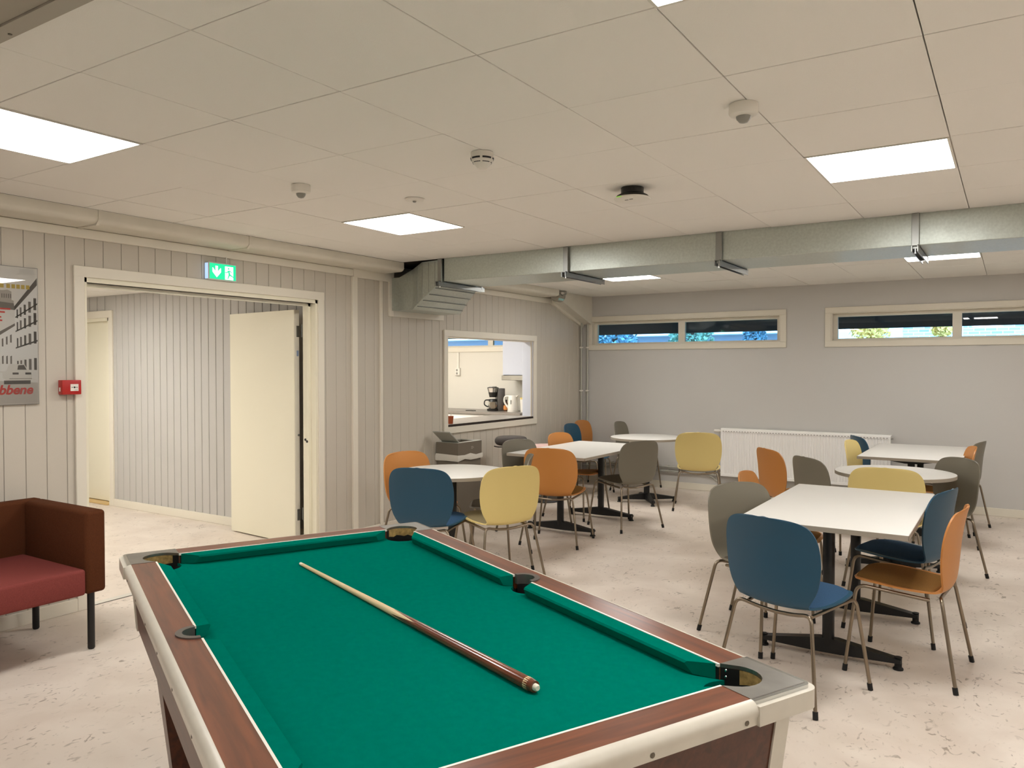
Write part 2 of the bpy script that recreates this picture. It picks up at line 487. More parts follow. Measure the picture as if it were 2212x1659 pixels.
# ------------------------------------------------------------------ hallway behind the doorway
YH = 5.0
wh = boxes('wall_hall_right', [(-8.66, XW, YH + .01, YH + .16, 0, 2.42), (-9.5, -8.66, YH + .01, YH + .16, 2.16, 2.42)], M['groove'])
tag(wh, 'bright hallway wall of grooved pale boards seen through the doorway', 'wall', kind='structure')
hb = None
x = -8.655
while x < XW - .05:
    if hb is None:
        bm = bmesh.new(); bbox(bm, .003, .115, 0, .012, 0, 2.4)
        es = [e for e in bm.edges if abs(e.verts[0].co.y) < 1e-6 and abs(e.verts[1].co.y) < 1e-6 and abs(e.verts[0].co.x - e.verts[1].co.x) < 1e-6]
        bmesh.ops.bevel(bm, geom=es, offset=.004, segments=1, affect='EDGES')
        o = hb = finish(bm, 'board', M['hallboard'], wh)
    else:
        o = hb.copy(); C.objects.link(o)
    o.location = (x, YH - .002, 0); x += .118
for k in range(5):
    o = box('board', (-9.4 + k * .16, -9.4 + k * .16 + .15, YH, YH + .01, 2.2, 2.4), M['hallboard'], wh)
t = box('baseboard_hall', (-8.62, -5.35, YH - .016, YH, 0, .085), M['trim'], bev=.003, seg=1)
tag(t, 'cream baseboard along the grooved hallway wall', 'baseboard', kind='structure')
d3 = thing('door_3', 'cream door with frame at the far end of the hallway wall', 'door', (-9.05, YH, 0), kind='structure')
box('casing', (.38, .455, -.02, 0, 0, 2.23), M['trim'], d3, .003, 1)
box('casing', (-.6, .457, -.0215, 0, 2.15, 2.232), M['trim'], d3, .003, 1)
box('jamb', (.34, .385, -.005, .16, 0, 2.16), M['doorwhite'], d3)
box('head', (-.5, .385, -.005, .16, 2.115, 2.16), M['doorwhite'], d3)
box('leaf', (-.55, .34, .06, .10, .03, 2.115), M['doorwhite'], d3)
box('threshold', (-.5, .34, -.03, .15, 0.0, .022), M['oak'], d3, .004, 1)
t = box('wall_hall_far', (-9.7, -9.5, .9, YH + .16, 0, 2.42), M['hallboard']); tag(t, 'pale far wall of the hallway', 'wall', kind='structure')
t = box('wall_hall_left', (-9.7, XW, .75, .9, 0, 2.42), M['hallboard']); tag(t, 'pale left wall of the hallway', 'wall', kind='structure')
hc = box('ceiling_hall', (-9.7, XW, .75, YH + .16, 2.42, 2.5), M['tilegap']); tag(hc, 'white tiled hallway ceiling', 'ceiling', kind='structure')
bm = bmesh.new(); bbox(bm, .0025, .5975, .0025, .5975, 0, .012); tl = finish(bm, 'ceiling_tile', M['tile'], hc); first = True
for i in range(7):
    for j in range(7):
        if (i, j) in ((2, 4), (4, 2)): continue
        o = tl if first else tl.copy()
        if not first: C.objects.link(o)
        first = False
        o.location = (-9.49 + i * .6, .80 + j * .6, 2.40)

# ------------------------------------------------------------------ back wall with windows
def backwall(name, x0, x1, wins, m, label):
    bs = []; cx = x0
    for a, b in wins:
        bs += [(cx, a, YB, YB + .22, 0, H + .1), (a, b, YB, YB + .22, 0, 1.89), (a, b, YB, YB + .22, 2.222, H + .1)]; cx = b
    bs.append((cx, x1, YB, YB + .22, 0, H + .1))
    o = boxes(name, bs, m); tag(o, label, 'wall', kind='structure'); return o
backwall('wall_back', -5.2, XR, [(-4.935, -2.372), (-1.79, .772)], M['wall'], 'smooth grey painted back wall below the strip windows')
backwall('wall_kitchen', -9.6, -5.2, [(-7.97, -5.41)], M['kitwall'], 'pale kitchen wall seen through the hatch')
def window(n, xa, xb, label, casing=True):
    w = thing('window_%d' % n, label, 'window', ((xa + xb) / 2, YB, 1.89), kind='structure')
    hx = (xb - xa) / 2; h = .332
    if casing:
        box('casing', (-hx - .07, hx + .07, -.018, 0, h, h + .065), M['trim'], w, .003, 1)
        box('casing', (-hx - .07, hx + .07, -.018, 0, -.067, 0), M['trim'], w, .003, 1)
        for s in (-1, 1):
            a, b = sorted((s * hx, s * (hx + .07)))
            box('casing', (a, b, -.0175, 0, 0, h), M['trim'], w, .003, 1)
    # lining of the opening
    box('lining', (-hx, hx, -.01, .20, -.004, .008), M['trim'], w)
    box('lining', (-hx, hx, -.01, .20, h - .008, h + .004), M['trim'], w)
    for s in (-1, 1):
        a, b = sorted((s * hx, s * (hx - .012)))
        box('lining', (a, b, -.009, .20, .008, h - .008), M['trim'], w)
    for s in (-1, 1):
        a, b = sorted((s * .0, s * (hx - .012)))
        fr = boxes('sash_frame', [(a, b, .075, .12, .008, .032), (a, b, .075, .12, h - .045, h - .008),
                                  (a, a + .045, .075, .12, .032, h - .045), (b - .045, b, .075, .12, .032, h - .045)], M['trim'], w)
        box('pane', (a + .045, b - .045, .095, .099, .032, h - .045), M['glass'], fr)
    return w
window(1, -4.935, -2.372, 'narrow strip window above the radiator, nearest the corner')
window(2, -1.79, .772, 'narrow strip window on the right of the back wall')
window(3, -7.97, -5.41, 'strip window in the kitchen seen through the hatch')
t = box('baseboard_back', (XL + .02, XR, YB - .016, YB, 0, .085), M['trim'], bev=.003, seg=1)
tag(t, 'cream baseboard along the back wall', 'baseboard', kind='structure')
t = box('wall_right', (XR, XR + .15, YF, YB + .2, 0, H + .1), M['kitwhite']); tag(t, 'unseen right wall of the room, white to bounce light', 'wall', kind='structure')  # out of view; white chosen to reflect more light into the room
t = box('wall_front', (-9.7, XR, YF - .15, YF, 0, H + .1), M['kitwhite']); tag(t, 'unseen wall behind the camera, white to bounce light', 'wall', kind='structure')  # also unseen, kept white for extra bounce onto the ceiling

# ------------------------------------------------------------------ ceiling of separate tiles
GX, GY = -2.634, 1.4264
ce = box('ceiling', (XL - .14, XR + .1, YF, YB + .2, H + .03, H + .1), M['tilegap'])
tag(ce, 'suspended ceiling of square white acoustic tiles', 'ceiling', kind='structure')
tcache = {}
def tile(x0, x1, y0, y1):
    key = (round(x1 - x0, 3), round(y1 - y0, 3))
    if key not in tcache:
        g = .0021
        bm = bmesh.new(); bbox(bm, g, key[0] - g, g, key[1] - g, 0, .02)
        es = [e for e in bm.edges if abs(e.verts[0].co.z) < 1e-6 and abs(e.verts[1].co.z) < 1e-6]
        bmesh.ops.bevel(bm, geom=es, offset=.0012, segments=1, affect='EDGES')
        o = tcache[key] = finish(bm, 'ceiling_tile', M['tile'], ce)
    else:
        o = tcache[key].copy(); C.objects.link(o)
    o.location = (x0, y0, H + random.uniform(0, .0025))
random.seed(4)
XC0 = -4.816
xs = [XC0] + [GX + .6 * i for i in range(-3, 12) if GX + .6 * i > XC0 + .02] + [XR]
ys_near = [1.157] + [GY + .6 * j for j in range(0, 7)] + [5.60]
ys_far = [6.20] + [GY + .06 + .6 * j for j in range(9, 14)] + [YB]
ys_far = [6.20, GY + .06 + .6 * 8 + .0] + ys_far[1:] if GY + .06 + .6 * 8 > 6.22 else ys_far
panels = [(-2, 0), (-2, 4), (3, 0), (3, 4), (8, 0), (8, 4)]
farpan = [-2, 3, 8]
def lamp(x, y, z, label, m, group=None):
    w = thing('ceiling_light_panel', label, 'ceiling light', (x, y, z), group=group)
    bm = bmesh.new()
    for b in ((.002, .598, .002, .012), (.002, .598, .588, .598), (.002, .012, .012, .588), (.588, .598, .012, .588)):
        bbox(bm, *b, -.004, .02)
    finish(bm, 'frame', M['frame'], w)
    box('diffuser', (.012, .588, .012, .588, -.001, .012), m, w)
    return w
for a, b in zip(xs, xs[1:]):
    for c, d in zip(ys_near, ys_near[1:]):
        i = round((a - GX) / .6); j = round((c - GY) / .6)
        if d - c > .5 and b - a > .5 and (i, j) in panels: continue
        tile(a, b, c, d)
    for c, d in zip(ys_far, ys_far[1:]):
        i = round((a - GX) / .6); j = round((c - GY - .06) / .6)
        if d - c > .5 and b - a > .5 and j == 10 and i in farpan: continue
        tile(a, b, c, d)
for c, d in zip(ys_far, ys_far[1:]):
    tile(XL, XC0, c, d)
PL = {(-2, 0): 'bright square ceiling light cut by the left picture edge', (-2, 4): 'bright square ceiling light nearest the metal duct, above the doorway',
      (3, 0): 'bright ceiling light cut by the top picture edge', (3, 4): 'bright square ceiling light at upper right before the duct'}
for i, j in panels:
    lamp(GX + .6 * i, GY + .6 * j, H, PL.get((i, j), 'square ceiling light outside the picture on the right'), M['panel'], 'square LED panels in the main ceiling')
for i in farpan:
    lamp(GX + .6 * i, GY + .06 + 6.0, H, {-2: 'ceiling light behind the duct, on the left', 3: 'ceiling light behind the duct, on the right'}.get(i, 'ceiling light behind the duct outside the picture'), M['panel'], 'square LED panels in the main ceiling')
# lower plain part of the ceiling near the camera, with its metal edge strip
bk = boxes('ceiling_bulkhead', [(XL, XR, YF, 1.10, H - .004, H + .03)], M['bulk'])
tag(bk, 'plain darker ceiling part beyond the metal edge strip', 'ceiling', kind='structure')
for (lx, ly) in ((-3.8, -1.6), (-.8, -1.6), (2.2, -1.6)):
    lamp(lx, ly, H - .022, 'square ceiling light behind the camera', M['panel'], 'square LED panels in the main ceiling')
es_ = thing('ceiling_edge_strip', 'flat metal edge strip crossing the upper left corner of the ceiling', 'trim', (-2, 1.13, H - .01), kind='structure')
box('strip', (-2.8, 6.2, -.028, .027, 0, .012), mat('edge_strip_grey', 'a7a093', .6), es_)
for k in range(6):
    lobj('screw', [(0, -.003), (.006, -.002), (.006, 0)], M['screw'], es_, 8, -.48 + k * .6, .01)

# ------------------------------------------------------------------ metal duct with hangers
du = thing('ventilation_duct', 'long rectangular galvanised duct hanging below the ceiling', 'duct', (-2, 5.9, 2.36))
ZB = 0.0
box('duct_run', (-2.33, 6.3, -.298, .298, 0, .215), M['galv'], du, .004, 1)
# elbow that drops into the wall
bm = bmesh.new(); q = []
for x_, zb_, zt_, yf_, yk_ in ((-3.081, -.23, .085, -.18, .58), (-2.96, -.23, .085, -.18, .58), (-2.78, -.23, .145, -.20, .56), (-2.62, -.142, .198, -.255, .44), (-2.36, 0, .198, -.298, .298)):
    q.append([bm.verts.new(p) for p in ((x_, yf_, zb_), (x_, yf_, zt_), (x_, yk_, zt_), (x_, yk_, zb_))])
for a_, b_ in zip(q, q[1:]):
    for k in range(4): bm.faces.new((a_[k], a_[(k + 1) % 4], b_[(k + 1) % 4], b_[k]))
bm.faces.new(q[0]); bm.faces.new(q[-1][::-1])
finish(bm, 'elbow', M['galv'], du)
for k in range(4):                                   # folded ribs on the sloping underside
    f = (k + .6) / 4.6
    xx = -2.78 + .42 * f; zz = -.23 + .23 * f
    tubeobj('rib', [(xx, -.29 + .11 * (1 - f), zz - .004), (xx, .29 + .27 * (1 - f), zz - .004)], .004, M['strut'], du, 6)
for k in range(4):                                   # standing seams on the front face
    xx = -2.70 + k * .085
    zt = .198 if xx > -2.62 else .198 - (-2.62 - xx) * .33
    zb = -.23 + .23 * max(0, (xx + 2.78) / .42)
    yy = (-.298 + .043 * (-2.36 - xx) / .26 if xx > -2.62 else -.255 + .055 * (-2.62 - xx) / .16) - .006
    tubeobj('seam', [(xx, yy + .006, zb + .01), (xx, yy + .006, zt - .01)], .003, M['strut'], du, 5)
for k, hx in enumerate((-4.36, -3.065, -1.80, -.527, .745, 2.0)):
    hg = thing('duct_hanger', ['zinc hanger frame at the bend of the duct', 'zinc hanger frame left of the duct middle', 'zinc hanger frame at the duct middle', 'zinc hanger frame next to the right ceiling light behind the duct', 'zinc hanger frame first beyond the right picture edge', 'zinc hanger frame farthest beyond the right picture edge'][k],
               'hanger', (hx, 5.9, 2.335), group='hangers of the metal duct')
    boxes('upright', [(-.022, .022, -.328, -.306, 0, .226)], M['strut'], hg, .002)
    boxes('upright', [(-.022, .022, .306, .328, 0, .226)], M['strut'], hg, .002)
    boxes('cross_bar', [(-.02, -.014, -.36, .36, -.02, .022), (.014, .02, -.36, .36, -.02, .022), (-.02, .02, -.36, .36, .017, .023)], M['strut'], hg)
    tubeobj('threaded_rod', [(0, -.317, -.03), (0, -.317, .03)], .009, M['chrome'], hg, 8)

# ------------------------------------------------------------------ pool table
ang = R(-26.018)
L2 = Vector((math.cos(ang), math.sin(ang))); W2 = Vector((L2.y, -L2.x))
pc = Vector((-2.344, 2.837)) + L2 * 1.059 + W2 * .6185
pt = thing('pool_table', 'pool table with green cloth and mahogany rails in the foreground', 'pool table', (pc.x, pc.y, 0), ang)
HX, HY, HT, BED = 1.104, .6185, .84, .80
IX, IY = 1.019, .535
NX, NY = .967, .486
CXm, CYm = .92, .4385            # where corner plates begin
CR = .066; CC = (.991, .5055)
# bed with pocket cut-outs
def arc(cx, cy, r, a0, a1, n=10):
    return [(cx + r * math.cos(R(a0 + (a1 - a0) * k / n)), cy + r * math.sin(R(a0 + (a1 - a0) * k / n))) for k in range(n + 1)]
poly = []
bx_, by_ = IX + .01, IY + .01
def corner_cut(sx, sy):
    # arc of the hole facing the centre of the table
    cx, cy = sx * CC[0], sy * CC[1]
    base = math.degrees(math.atan2(-sy, -sx))
    return cx, cy, base
def addcut(sx, sy, rev):
    cx, cy, base = corner_cut(sx, sy)
    a = arc(cx, cy, .072, base - 75, base + 75, 12)
    return a if not rev else a[::-1]
def side(sy):
    a = arc(0, sy * (IY + .022), .062, -sy * 90 - 62, -sy * 90 + 62, 10)
    return a
# go counter-clockwise: bottom edge (y-) left to right
b1 = side(-1); b1 = b1[::-1] if b1[0][0] > b1[-1][0] else b1
t1 = side(1); t1 = t1[::-1] if t1[0][0] < t1[-1][0] else t1
def srt(pts, first):
    return pts if first(pts[0]) < first(pts[-1]) else pts[::-1]
c_br = srt(addcut(1, -1, False), lambda p: p[1])
c_tr = srt(addcut(1, 1, False), lambda p: -p[0])
c_tl = srt(addcut(-1, 1, False), lambda p: -p[1])
c_bl = srt(addcut(-1, -1, False), lambda p: p[0])
poly = [(p[0], max(-by_, min(by_, p[1]))) for p in b1] + c_br + c_tr + [(p[0], max(-by_, min(by_, p[1]))) for p in t1] + c_tl + c_bl
extr('bed_cloth', poly, 2, .768, BED, M['felt'], pt)
# rails
for sy in (-1, 1):
    nt = arc(0, sy * IY, .056, 0, sy * 180, 14)
    pl = [(CXm, sy * IY)] + nt + [(-CXm, sy * IY), (-CXm, sy * HY), (CXm, sy * HY)]
    extr('side_rail', pl, 2, .79, HT, M['railwood'], pt)
    for sx in (-1, 1):
        x0, x1 = sx * .057, sx * CXm
        box('inlay_strip', (min(x0, x1), max(x0, x1), min(sy * (IY - .006), sy * IY), max(sy * (IY - .006), sy * IY), .833, HT + .0008), M['inlay'], pt)
        bm = bmesh.new()
        sec = [(IY - .006, HT - .001), (NY + .004, HT - .006), (NY, HT - .012), (NY + .012, BED + .003), (IY - .006, BED + .001)]
        def xe(yv, end):   # end 0 = side pocket end, 1 = corner end
            f = (IY - yv) / (IY - NY)
            return (.057 + .024 * f) if end == 0 else (CXm - .075 * f)
        A = [bm.verts.new((sx * xe(s_[0], 0), sy * s_[0], s_[1])) for s_ in sec]
        B = [bm.verts.new((sx * xe(s_[0], 1), sy * s_[0], s_[1])) for s_ in sec]
        bm.faces.new(A); bm.faces.new(B[::-1])
        for i in range(5): bm.faces.new((A[i], A[(i + 1) % 5], B[(i + 1) % 5], B[i]))
        finish(bm, 'cushion', M['felt'], pt)
for sx in (-1, 1):
    box('end_rail', (min(sx * IX, sx * HX), max(sx * IX, sx * HX), -CYm, CYm, .79, HT), M['railwood_y'], pt)
    box('inlay_strip', (min(sx * (IX - .006), sx * IX), max(sx * (IX - .006), sx * IX), -CYm, CYm, .833, HT + .0008), M['inlay'], pt)
    bm = bmesh.new()
    sec = [(IX - .006, HT - .001), (NX + .004, HT - .006), (NX, HT - .012), (NX + .012, BED + .003), (IX - .006, BED + .001)]
    def ye(xv):
        f = (IX - xv) / (IX - NX); return CYm - .07 * f
    A = [bm.verts.new((sx * s_[0], -ye(s_[0]), s_[1])) for s_ in sec]
    B = [bm.verts.new((sx * s_[0], ye(s_[0]), s_[1])) for s_ in sec]
    bm.faces.new(A); bm.faces.new(B[::-1])
    for i in range(5): bm.faces.new((A[i], A[(i + 1) % 5], B[(i + 1) % 5], B[i]))
    finish(bm, 'cushion', M['felt'], pt)
# outer trim
TP = [(0, .8408), (.006, .8402), (.014, .8365), (.020, .830), (.023, .822), (.0225, .812), (.019, .806), (.0185, .790), (0, .790)]
for sy in (-1, 1):
    bm = bmesh.new(); prism(bm, [(sy * (HY + a), z) for a, z in TP], 0, -CXm, CXm)
    tr = finish(bm, 'rail_trim', M['alu'], pt, smooth=35)
    for k in range(7):
        s_ = lobj('screw', [(0, .002), (.005, .001), (.0055, 0)], M['screw'], tr, 8)
        s_.matrix_local = Matrix.Translation((-.84 + k * .28, sy * (HY + .0195), .802)) @ Matrix.Rotation(R(-90 * sy), 4, 'X')
for sx in (-1, 1):
    bm = bmesh.new(); prism(bm, [(sx * (HX + a), z) for a, z in TP], 1, -CYm, CYm)
    tr = finish(bm, 'rail_trim', M['alu'], pt, smooth=35)
    for k in range(4):
        s_ = lobj('screw', [(0, .002), (.006, .001), (.0065, 0)], M['screw'], tr, 8)
        s_.matrix_local = Matrix.Translation((sx * (HX + .0195), -.405 + k * .27, .802)) @ Matrix.Rotation(R(90 * sx), 4, 'Y')
# corner plates, caps and pockets
for sx in (-1, 1):
    for sy in (-1, 1):
        u = Vector((sx, sy)).normalized(); v = Vector((-u.y, u.x))
        if (sx * sy) < 0: v = -v          # v points towards the long-side mouth
        cc = Vector((sx * CC[0], sy * CC[1]))
        A = Vector((sx * CXm, sy * IY)); Bp = Vector((sx * IX, sy * CYm))
        if (cc + v * CR - A).length > (cc - v * CR - A).length: v = -v
        U = [cc + v * CR * math.cos(R(k * 15)) + u * CR * math.sin(R(k * 15)) for k in range(13)]
        pl = [A] + U + [Bp, Vector((sx * HX, sy * CYm)), Vector((sx * HX, sy * HY)), Vector((sx * CXm, sy * HY))]
        plate = extr('corner_plate', [tuple(p) for p in pl], 2, .832, HT + .0015, M['plate'], pt)
        # cream cap around the outside of the corner
        o_ = .026
        outer = [(sx * CXm, sy * HY), (sx * CXm, sy * (HY + o_))]
        rr = .034; ox, oy = HX + o_ - rr, HY + o_ - rr
        arcp = [(sx * (ox + rr * math.cos(R(90 - 15 * k))), sy * (oy + rr * math.sin(R(90 - 15 * k)))) for k in range(7)]
        outer += arcp + [(sx * (HX + o_), sy * CYm), (sx * HX, sy * CYm), (sx * HX, sy * HY)]
        extr('corner_cap', outer, 2, .788, .832, M['alu'], pt, smooth=40)
        lip = [(sx * CXm, sy * HY), (sx * CXm, sy * (HY + .012))] + [(sx * (HX + .012 - .02 + .02 * math.cos(R(90 - 15 * k))), sy * (HY + .012 - .02 + .02 * math.sin(R(90 - 15 * k)))) for k in range(7)] + [(sx * (HX + .012), sy * CYm), (sx * HX, sy * CYm), (sx * HX, sy * HY)]
        extr('chrome_lip', lip, 2, .832, HT, M['chrome'], plate, smooth=40)
        # pocket: fibre collar above the bed, black cup below
        bm = bmesh.new()
        n = len(U)
        inner = [A + Vector((-sx * .014, -sy * .007))] + U + [Bp + Vector((-sx * .007, -sy * .014))]
        q0 = [bm.verts.new((p.x, p.y, .831)) for p in inner]; q1 = [bm.verts.new((p.x, p.y, .798 + .004 * math.sin(k_ * 2.1))) for k_, p in enumerate(inner)]; q2 = [bm.verts.new((p.x, p.y, .77)) for p in inner]
        for i in range(len(inner) - 1):
            f = bm.faces.new((q0[i], q0[i + 1], q1[i + 1], q1[i])); f.material_index = 0 if 1 < i < 13 else 1
            f = bm.faces.new((q1[i], q1[i + 1], q2[i + 1], q2[i])); f.material_index = 1
        col = finish(bm, 'pocket_collar', [M['pockettan'], M['pocketblack']], pt, smooth=50)
        for zz in (.826, .81):
            s_ = lobj('rivet', [(0, .003), (.003, .002), (.004, 0)], M['chrome'], col, 8)
            pp = A + (U[0] - A) * .5
            s_.matrix_local = Matrix.Translation((pp.x, pp.y - sy * .001, zz)) @ Matrix.Rotation(R(90 * sy), 4, 'X')
        bm = bmesh.new(); lathe(bm, [(.070, .79), (.062, .745), (0, .745)], 18, cc.x, cc.y)
        finish(bm, 'pocket_cup', M['pocketblack'], pt, smooth=40)
for sy in (-1, 1):
    bm = bmesh.new()
    ri, ro = .040, .058
    pl = arc(0, sy * (IY + .0), ri, 0, sy * 180, 14) + arc(0, sy * (IY + .0), ro, sy * 180, 0, 14)
    pl = [(p[0], p[1]) for p in pl]
    prism(bm, pl, 2, .81, HT + .004)
    cst = finish(bm, 'pocket_casting', mat('casting_dark_grey', '6c6662', .35, .6), pt, smooth=40)
    bm = bmesh.new(); a_ = arc(0, sy * IY, .0405, 0, sy * 180, 14)
    q0 = [bm.verts.new((p[0], p[1], .838)) for p in a_]; q1 = [bm.verts.new((p[0], p[1], .72)) for p in a_]
    for i in range(len(a_) - 1): bm.faces.new((q0[i], q0[i + 1], q1[i + 1], q1[i]))
    finish(bm, 'pocket_liner', M['pocketblack'], cst)
    bm = bmesh.new(); lathe(bm, [(.056, .79), (.046, .745), (0, .745)], 18, 0, sy * (IY + .005))
    finish(bm, 'pocket_cup', M['pocketblack'], pt, smooth=40)
# cabinet: four sloping panels, corner posts, legs
def frust(bm, x0, x1, y0, y1, z0, X0, X1, Y0, Y1, z1, top=True):
    v = [bm.verts.new(p) for p in ((x0, y0, z0), (x1, y0, z0), (x1, y1, z0), (x0, y1, z0), (X0, Y0, z1), (X1, Y0, z1), (X1, Y1, z1), (X0, Y1, z1))]
    for q in ((3, 2, 1, 0), (4, 5, 6, 7), (0, 1, 5, 4), (1, 2, 6, 5), (2, 3, 7, 6), (3, 0, 4, 7))[:6]:
        if top or q != (4, 5, 6, 7): bm.faces.new([v[i] for i in q])
bm = bmesh.new(); frust(bm, -1.05, 1.05, -.588, .588, .565, -1.075, 1.075, -.603, .603, .795, False)
finish(bm, 'cabinet', M['cabwood'], pt)
for sx in (-1, 1):
    for sy in (-1, 1):
        bm = bmesh.new()
        a0, a1 = sorted((sx * 1.005, sx * 1.054)); b0, b1 = sorted((sy * .545, sy * .592))
        A0, A1 = sorted((sx * 1.03, sx * 1.079)); B0, B1 = sorted((sy * .56, sy * .607))
        frust(bm, a0, a1, b0, b1, .56, A0, A1, B0, B1, .79)
        finish(bm, 'corner_post', M['alu'], pt)
        bm = bmesh.new()
        a0, a1 = sorted((sx * .80, sx * .93)); b0, b1 = sorted((sy * .36, sy * .49))
        A0, A1 = sorted((sx * .80, sx * .98)); B0, B1 = sorted((sy * .36, sy * .55))
        frust(bm, a0, a1, b0, b1, 0.02, A0, A1, B0, B1, .57)
        lg = finish(bm, 'leg', M['cabwood'], pt)
        lobj('levelling_foot', [(0, 0), (.04, 0), (.04, .012), (.015, .022), (0, .022)], M['black'], lg, 14, (a0 + a1) / 2, (b0 + b1) / 2)

# ------------------------------------------------------------------ cue
p0 = pc + L2 * -.747 - W2 * -.0345 * -1 * -1
def ploc(xl, yl):
    q = pc + L2 * xl - W2 * yl
    return Vector((q.x, q.y))
a = ploc(-.747, -.0345); b = ploc(.756, .099)
d = b - a; LEN = d.length
cue = thing('cue', 'pool cue with pale shaft and dark brown butt lying on the green cloth', 'cue', (a.x, a.y, BED + .0062), math.atan2(d.y, d.x))
sl = math.asin((.0155 - .0062) / LEN)
cue.rotation_euler = (0, -sl, math.atan2(d.y, d.x))
def rad(x): return .0062 + (.0155 - .0062) * x / LEN
xs_ = [.03, .3, .6, .9, LEN * .7]
tubeobj('shaft', [(x, 0, 0) for x in xs_], [rad(x) for x in xs_], M['ash'], cue, 20)
tubeobj('ferrule', [(.008, 0, 0), (.03, 0, 0)], [rad(.01), rad(.03) + .0001], M['ferrule'], cue, 16)
tubeobj('tip', [(0, 0, 0), (.008, 0, 0)], [.0045, .006], mat('cue_tip', '6c7f86', .8), cue, 14)
bm = bmesh.new(); n = 32; rings = []
for x in (None, .62 * LEN, .7 * LEN, .8 * LEN, .9 * LEN, .985 * LEN, .995 * LEN):
    rg = []
    for k in range(n):
        th_ = 2 * math.pi * k / n
        xx = x if x is not None else .62 * LEN - .15 * (1 - abs(((k / n * 4) + .5) % 1 - .5) * 2)
        r = rad(xx) + .0004 if x is None or x < .99 * LEN else rad(xx) * .9
        rg.append(bm.verts.new((xx, r * math.cos(th_), r * math.sin(th_))))
    rings.append(rg)
for A_, B_ in zip(rings, rings[1:]):
    for k in range(n): bm.faces.new((A_[k], A_[(k + 1) % n], B_[(k + 1) % n], B_[k]))
bm.faces.new(rings[-1])
finish(bm, 'butt', M['cuebutt'], cue, smooth=45)
tubeobj('butt_ring', [(.975 * LEN, 0, 0), (.985 * LEN, 0, 0)], [rad(LEN) + .0003] * 2, M['ash'], cue, 20)
tubeobj('bumper', [(.99 * LEN, 0, 0), (LEN, 0, 0), (LEN + .004, 0, 0)], [.009, .0085, .006], M['ferrule'], cue, 16)

# ------------------------------------------------------------------ chairs
ST = [ # y, z, half width, forward curl at edges, upward curl at edges
 (.238, .455, .06, 0, .0), (.234, .460, .12, 0, .0), (.222, .465, .165, 0, .0), (.195, .468, .2, 0, .001), (.15, .468, .222, 0, .002), (.09, .464, .234, 0, .004),
 (.02, .456, .236, 0, .006), (-.05, .447, .228, .0, .010), (-.11, .439, .212, .002, .014), (-.155, .436, .196, .006, .016), (-.187, .443, .186, .012, .014),
 (-.207, .462, .190, .018, .010), (-.218, .49, .204, .024, .006), (-.224, .53, .224, .030, .002), (-.229, .58, .240, .036, 0), (-.234, .64, .249, .040, 0),
 (-.240, .70, .251, .041, 0), (-.248, .755, .247, .040, 0), (-.256, .80, .236, .037, 0), (-.264, .835, .214, .033, 0), (-.270, .857, .18, .028, 0), (-.2735, .869, .13, .02, 0), (-.275, .874, .06, .01, 0)]
def catmull(rows, n):
    out = []
    for i in range(len(rows) - 1):
        p = [rows[max(0, min(len(rows) - 1, i + k))] for k in (-1, 0, 1, 2)]
        for j in range(n):
            t_ = j / n
            out.append(tuple(.5 * (2 * b + (c - a) * t_ + (2 * a - 5 * b + 4 * c - d) * t_ ** 2 + (3 * b - a - 3 * c + d) * t_ ** 3) for a, b, c, d in zip(*p)))
    out.append(rows[-1])
    return out
ST = catmull(ST, 3)
NT_ = 14
def shell_mesh():
    bm = bmesh.new(); g = []
    for (y_, z_, w_, a_, b_) in ST:
        row = []
        for k in range(NT_ + 1):
            t_ = -1 + 2 * k / NT_
            row.append(bm.verts.new((w_ * t_, y_ + a_ * t_ * t_, z_ + b_ * t_ * t_)))
        g.append(row)
    for r0, r1 in zip(g, g[1:]):
        for k in range(NT_): bm.faces.new((r0[k], r0[k + 1], r1[k + 1], r1[k]))
    bmesh.ops.recalc_face_normals(bm, faces=bm.faces)
    bmesh.ops.solidify(bm, geom=list(bm.faces), thickness=.009)
    return bm
def pad_mesh():
    bm = bmesh.new(); top = []; bot = []
    sel = [s_ for s_ in ST if -.16 < s_[0] < .23]
    n0 = len(sel)
    for i, (y_, z_, w_, a_, b_) in enumerate(sel):
        e = min(i, n0 - 1 - i)
        h = .019 if e > 0 else .006
        rt, rb = [], []
        for k in range(NT_ + 1):
            t_ = -1 + 2 * k / NT_
            ww = (w_ - .014) * t_; hh = h * (1 - abs(t_) ** 6 * .75)
            rt.append(bm.verts.new((ww, y_ + a_ * t_ * t_, z_ + b_ * t_ * t_ + .002 + hh))); rb.append(bm.verts.new((ww * 1.0, y_ + a_ * t_ * t_, z_ + b_ * t_ * t_ + .001)))
        top.append(rt); bot.append(rb)
    for i in range(n0 - 1):
        for k in range(NT_):
            bm.faces.new((top[i][k], top[i][k + 1], top[i + 1][k + 1], top[i + 1][k])); bm.faces.new((bot[i][k], bot[i + 1][k], bot[i + 1][k + 1], bot[i][k + 1]))
        for k in (0, NT_): bm.faces.new((top[i][k], top[i + 1][k], bot[i + 1][k], bot[i][k]))
    for i in (0, n0 - 1):
        for k in range(NT_): bm.faces.new((top[i][k], top[i][k + 1], bot[i][k + 1], bot[i][k]))
    return bm
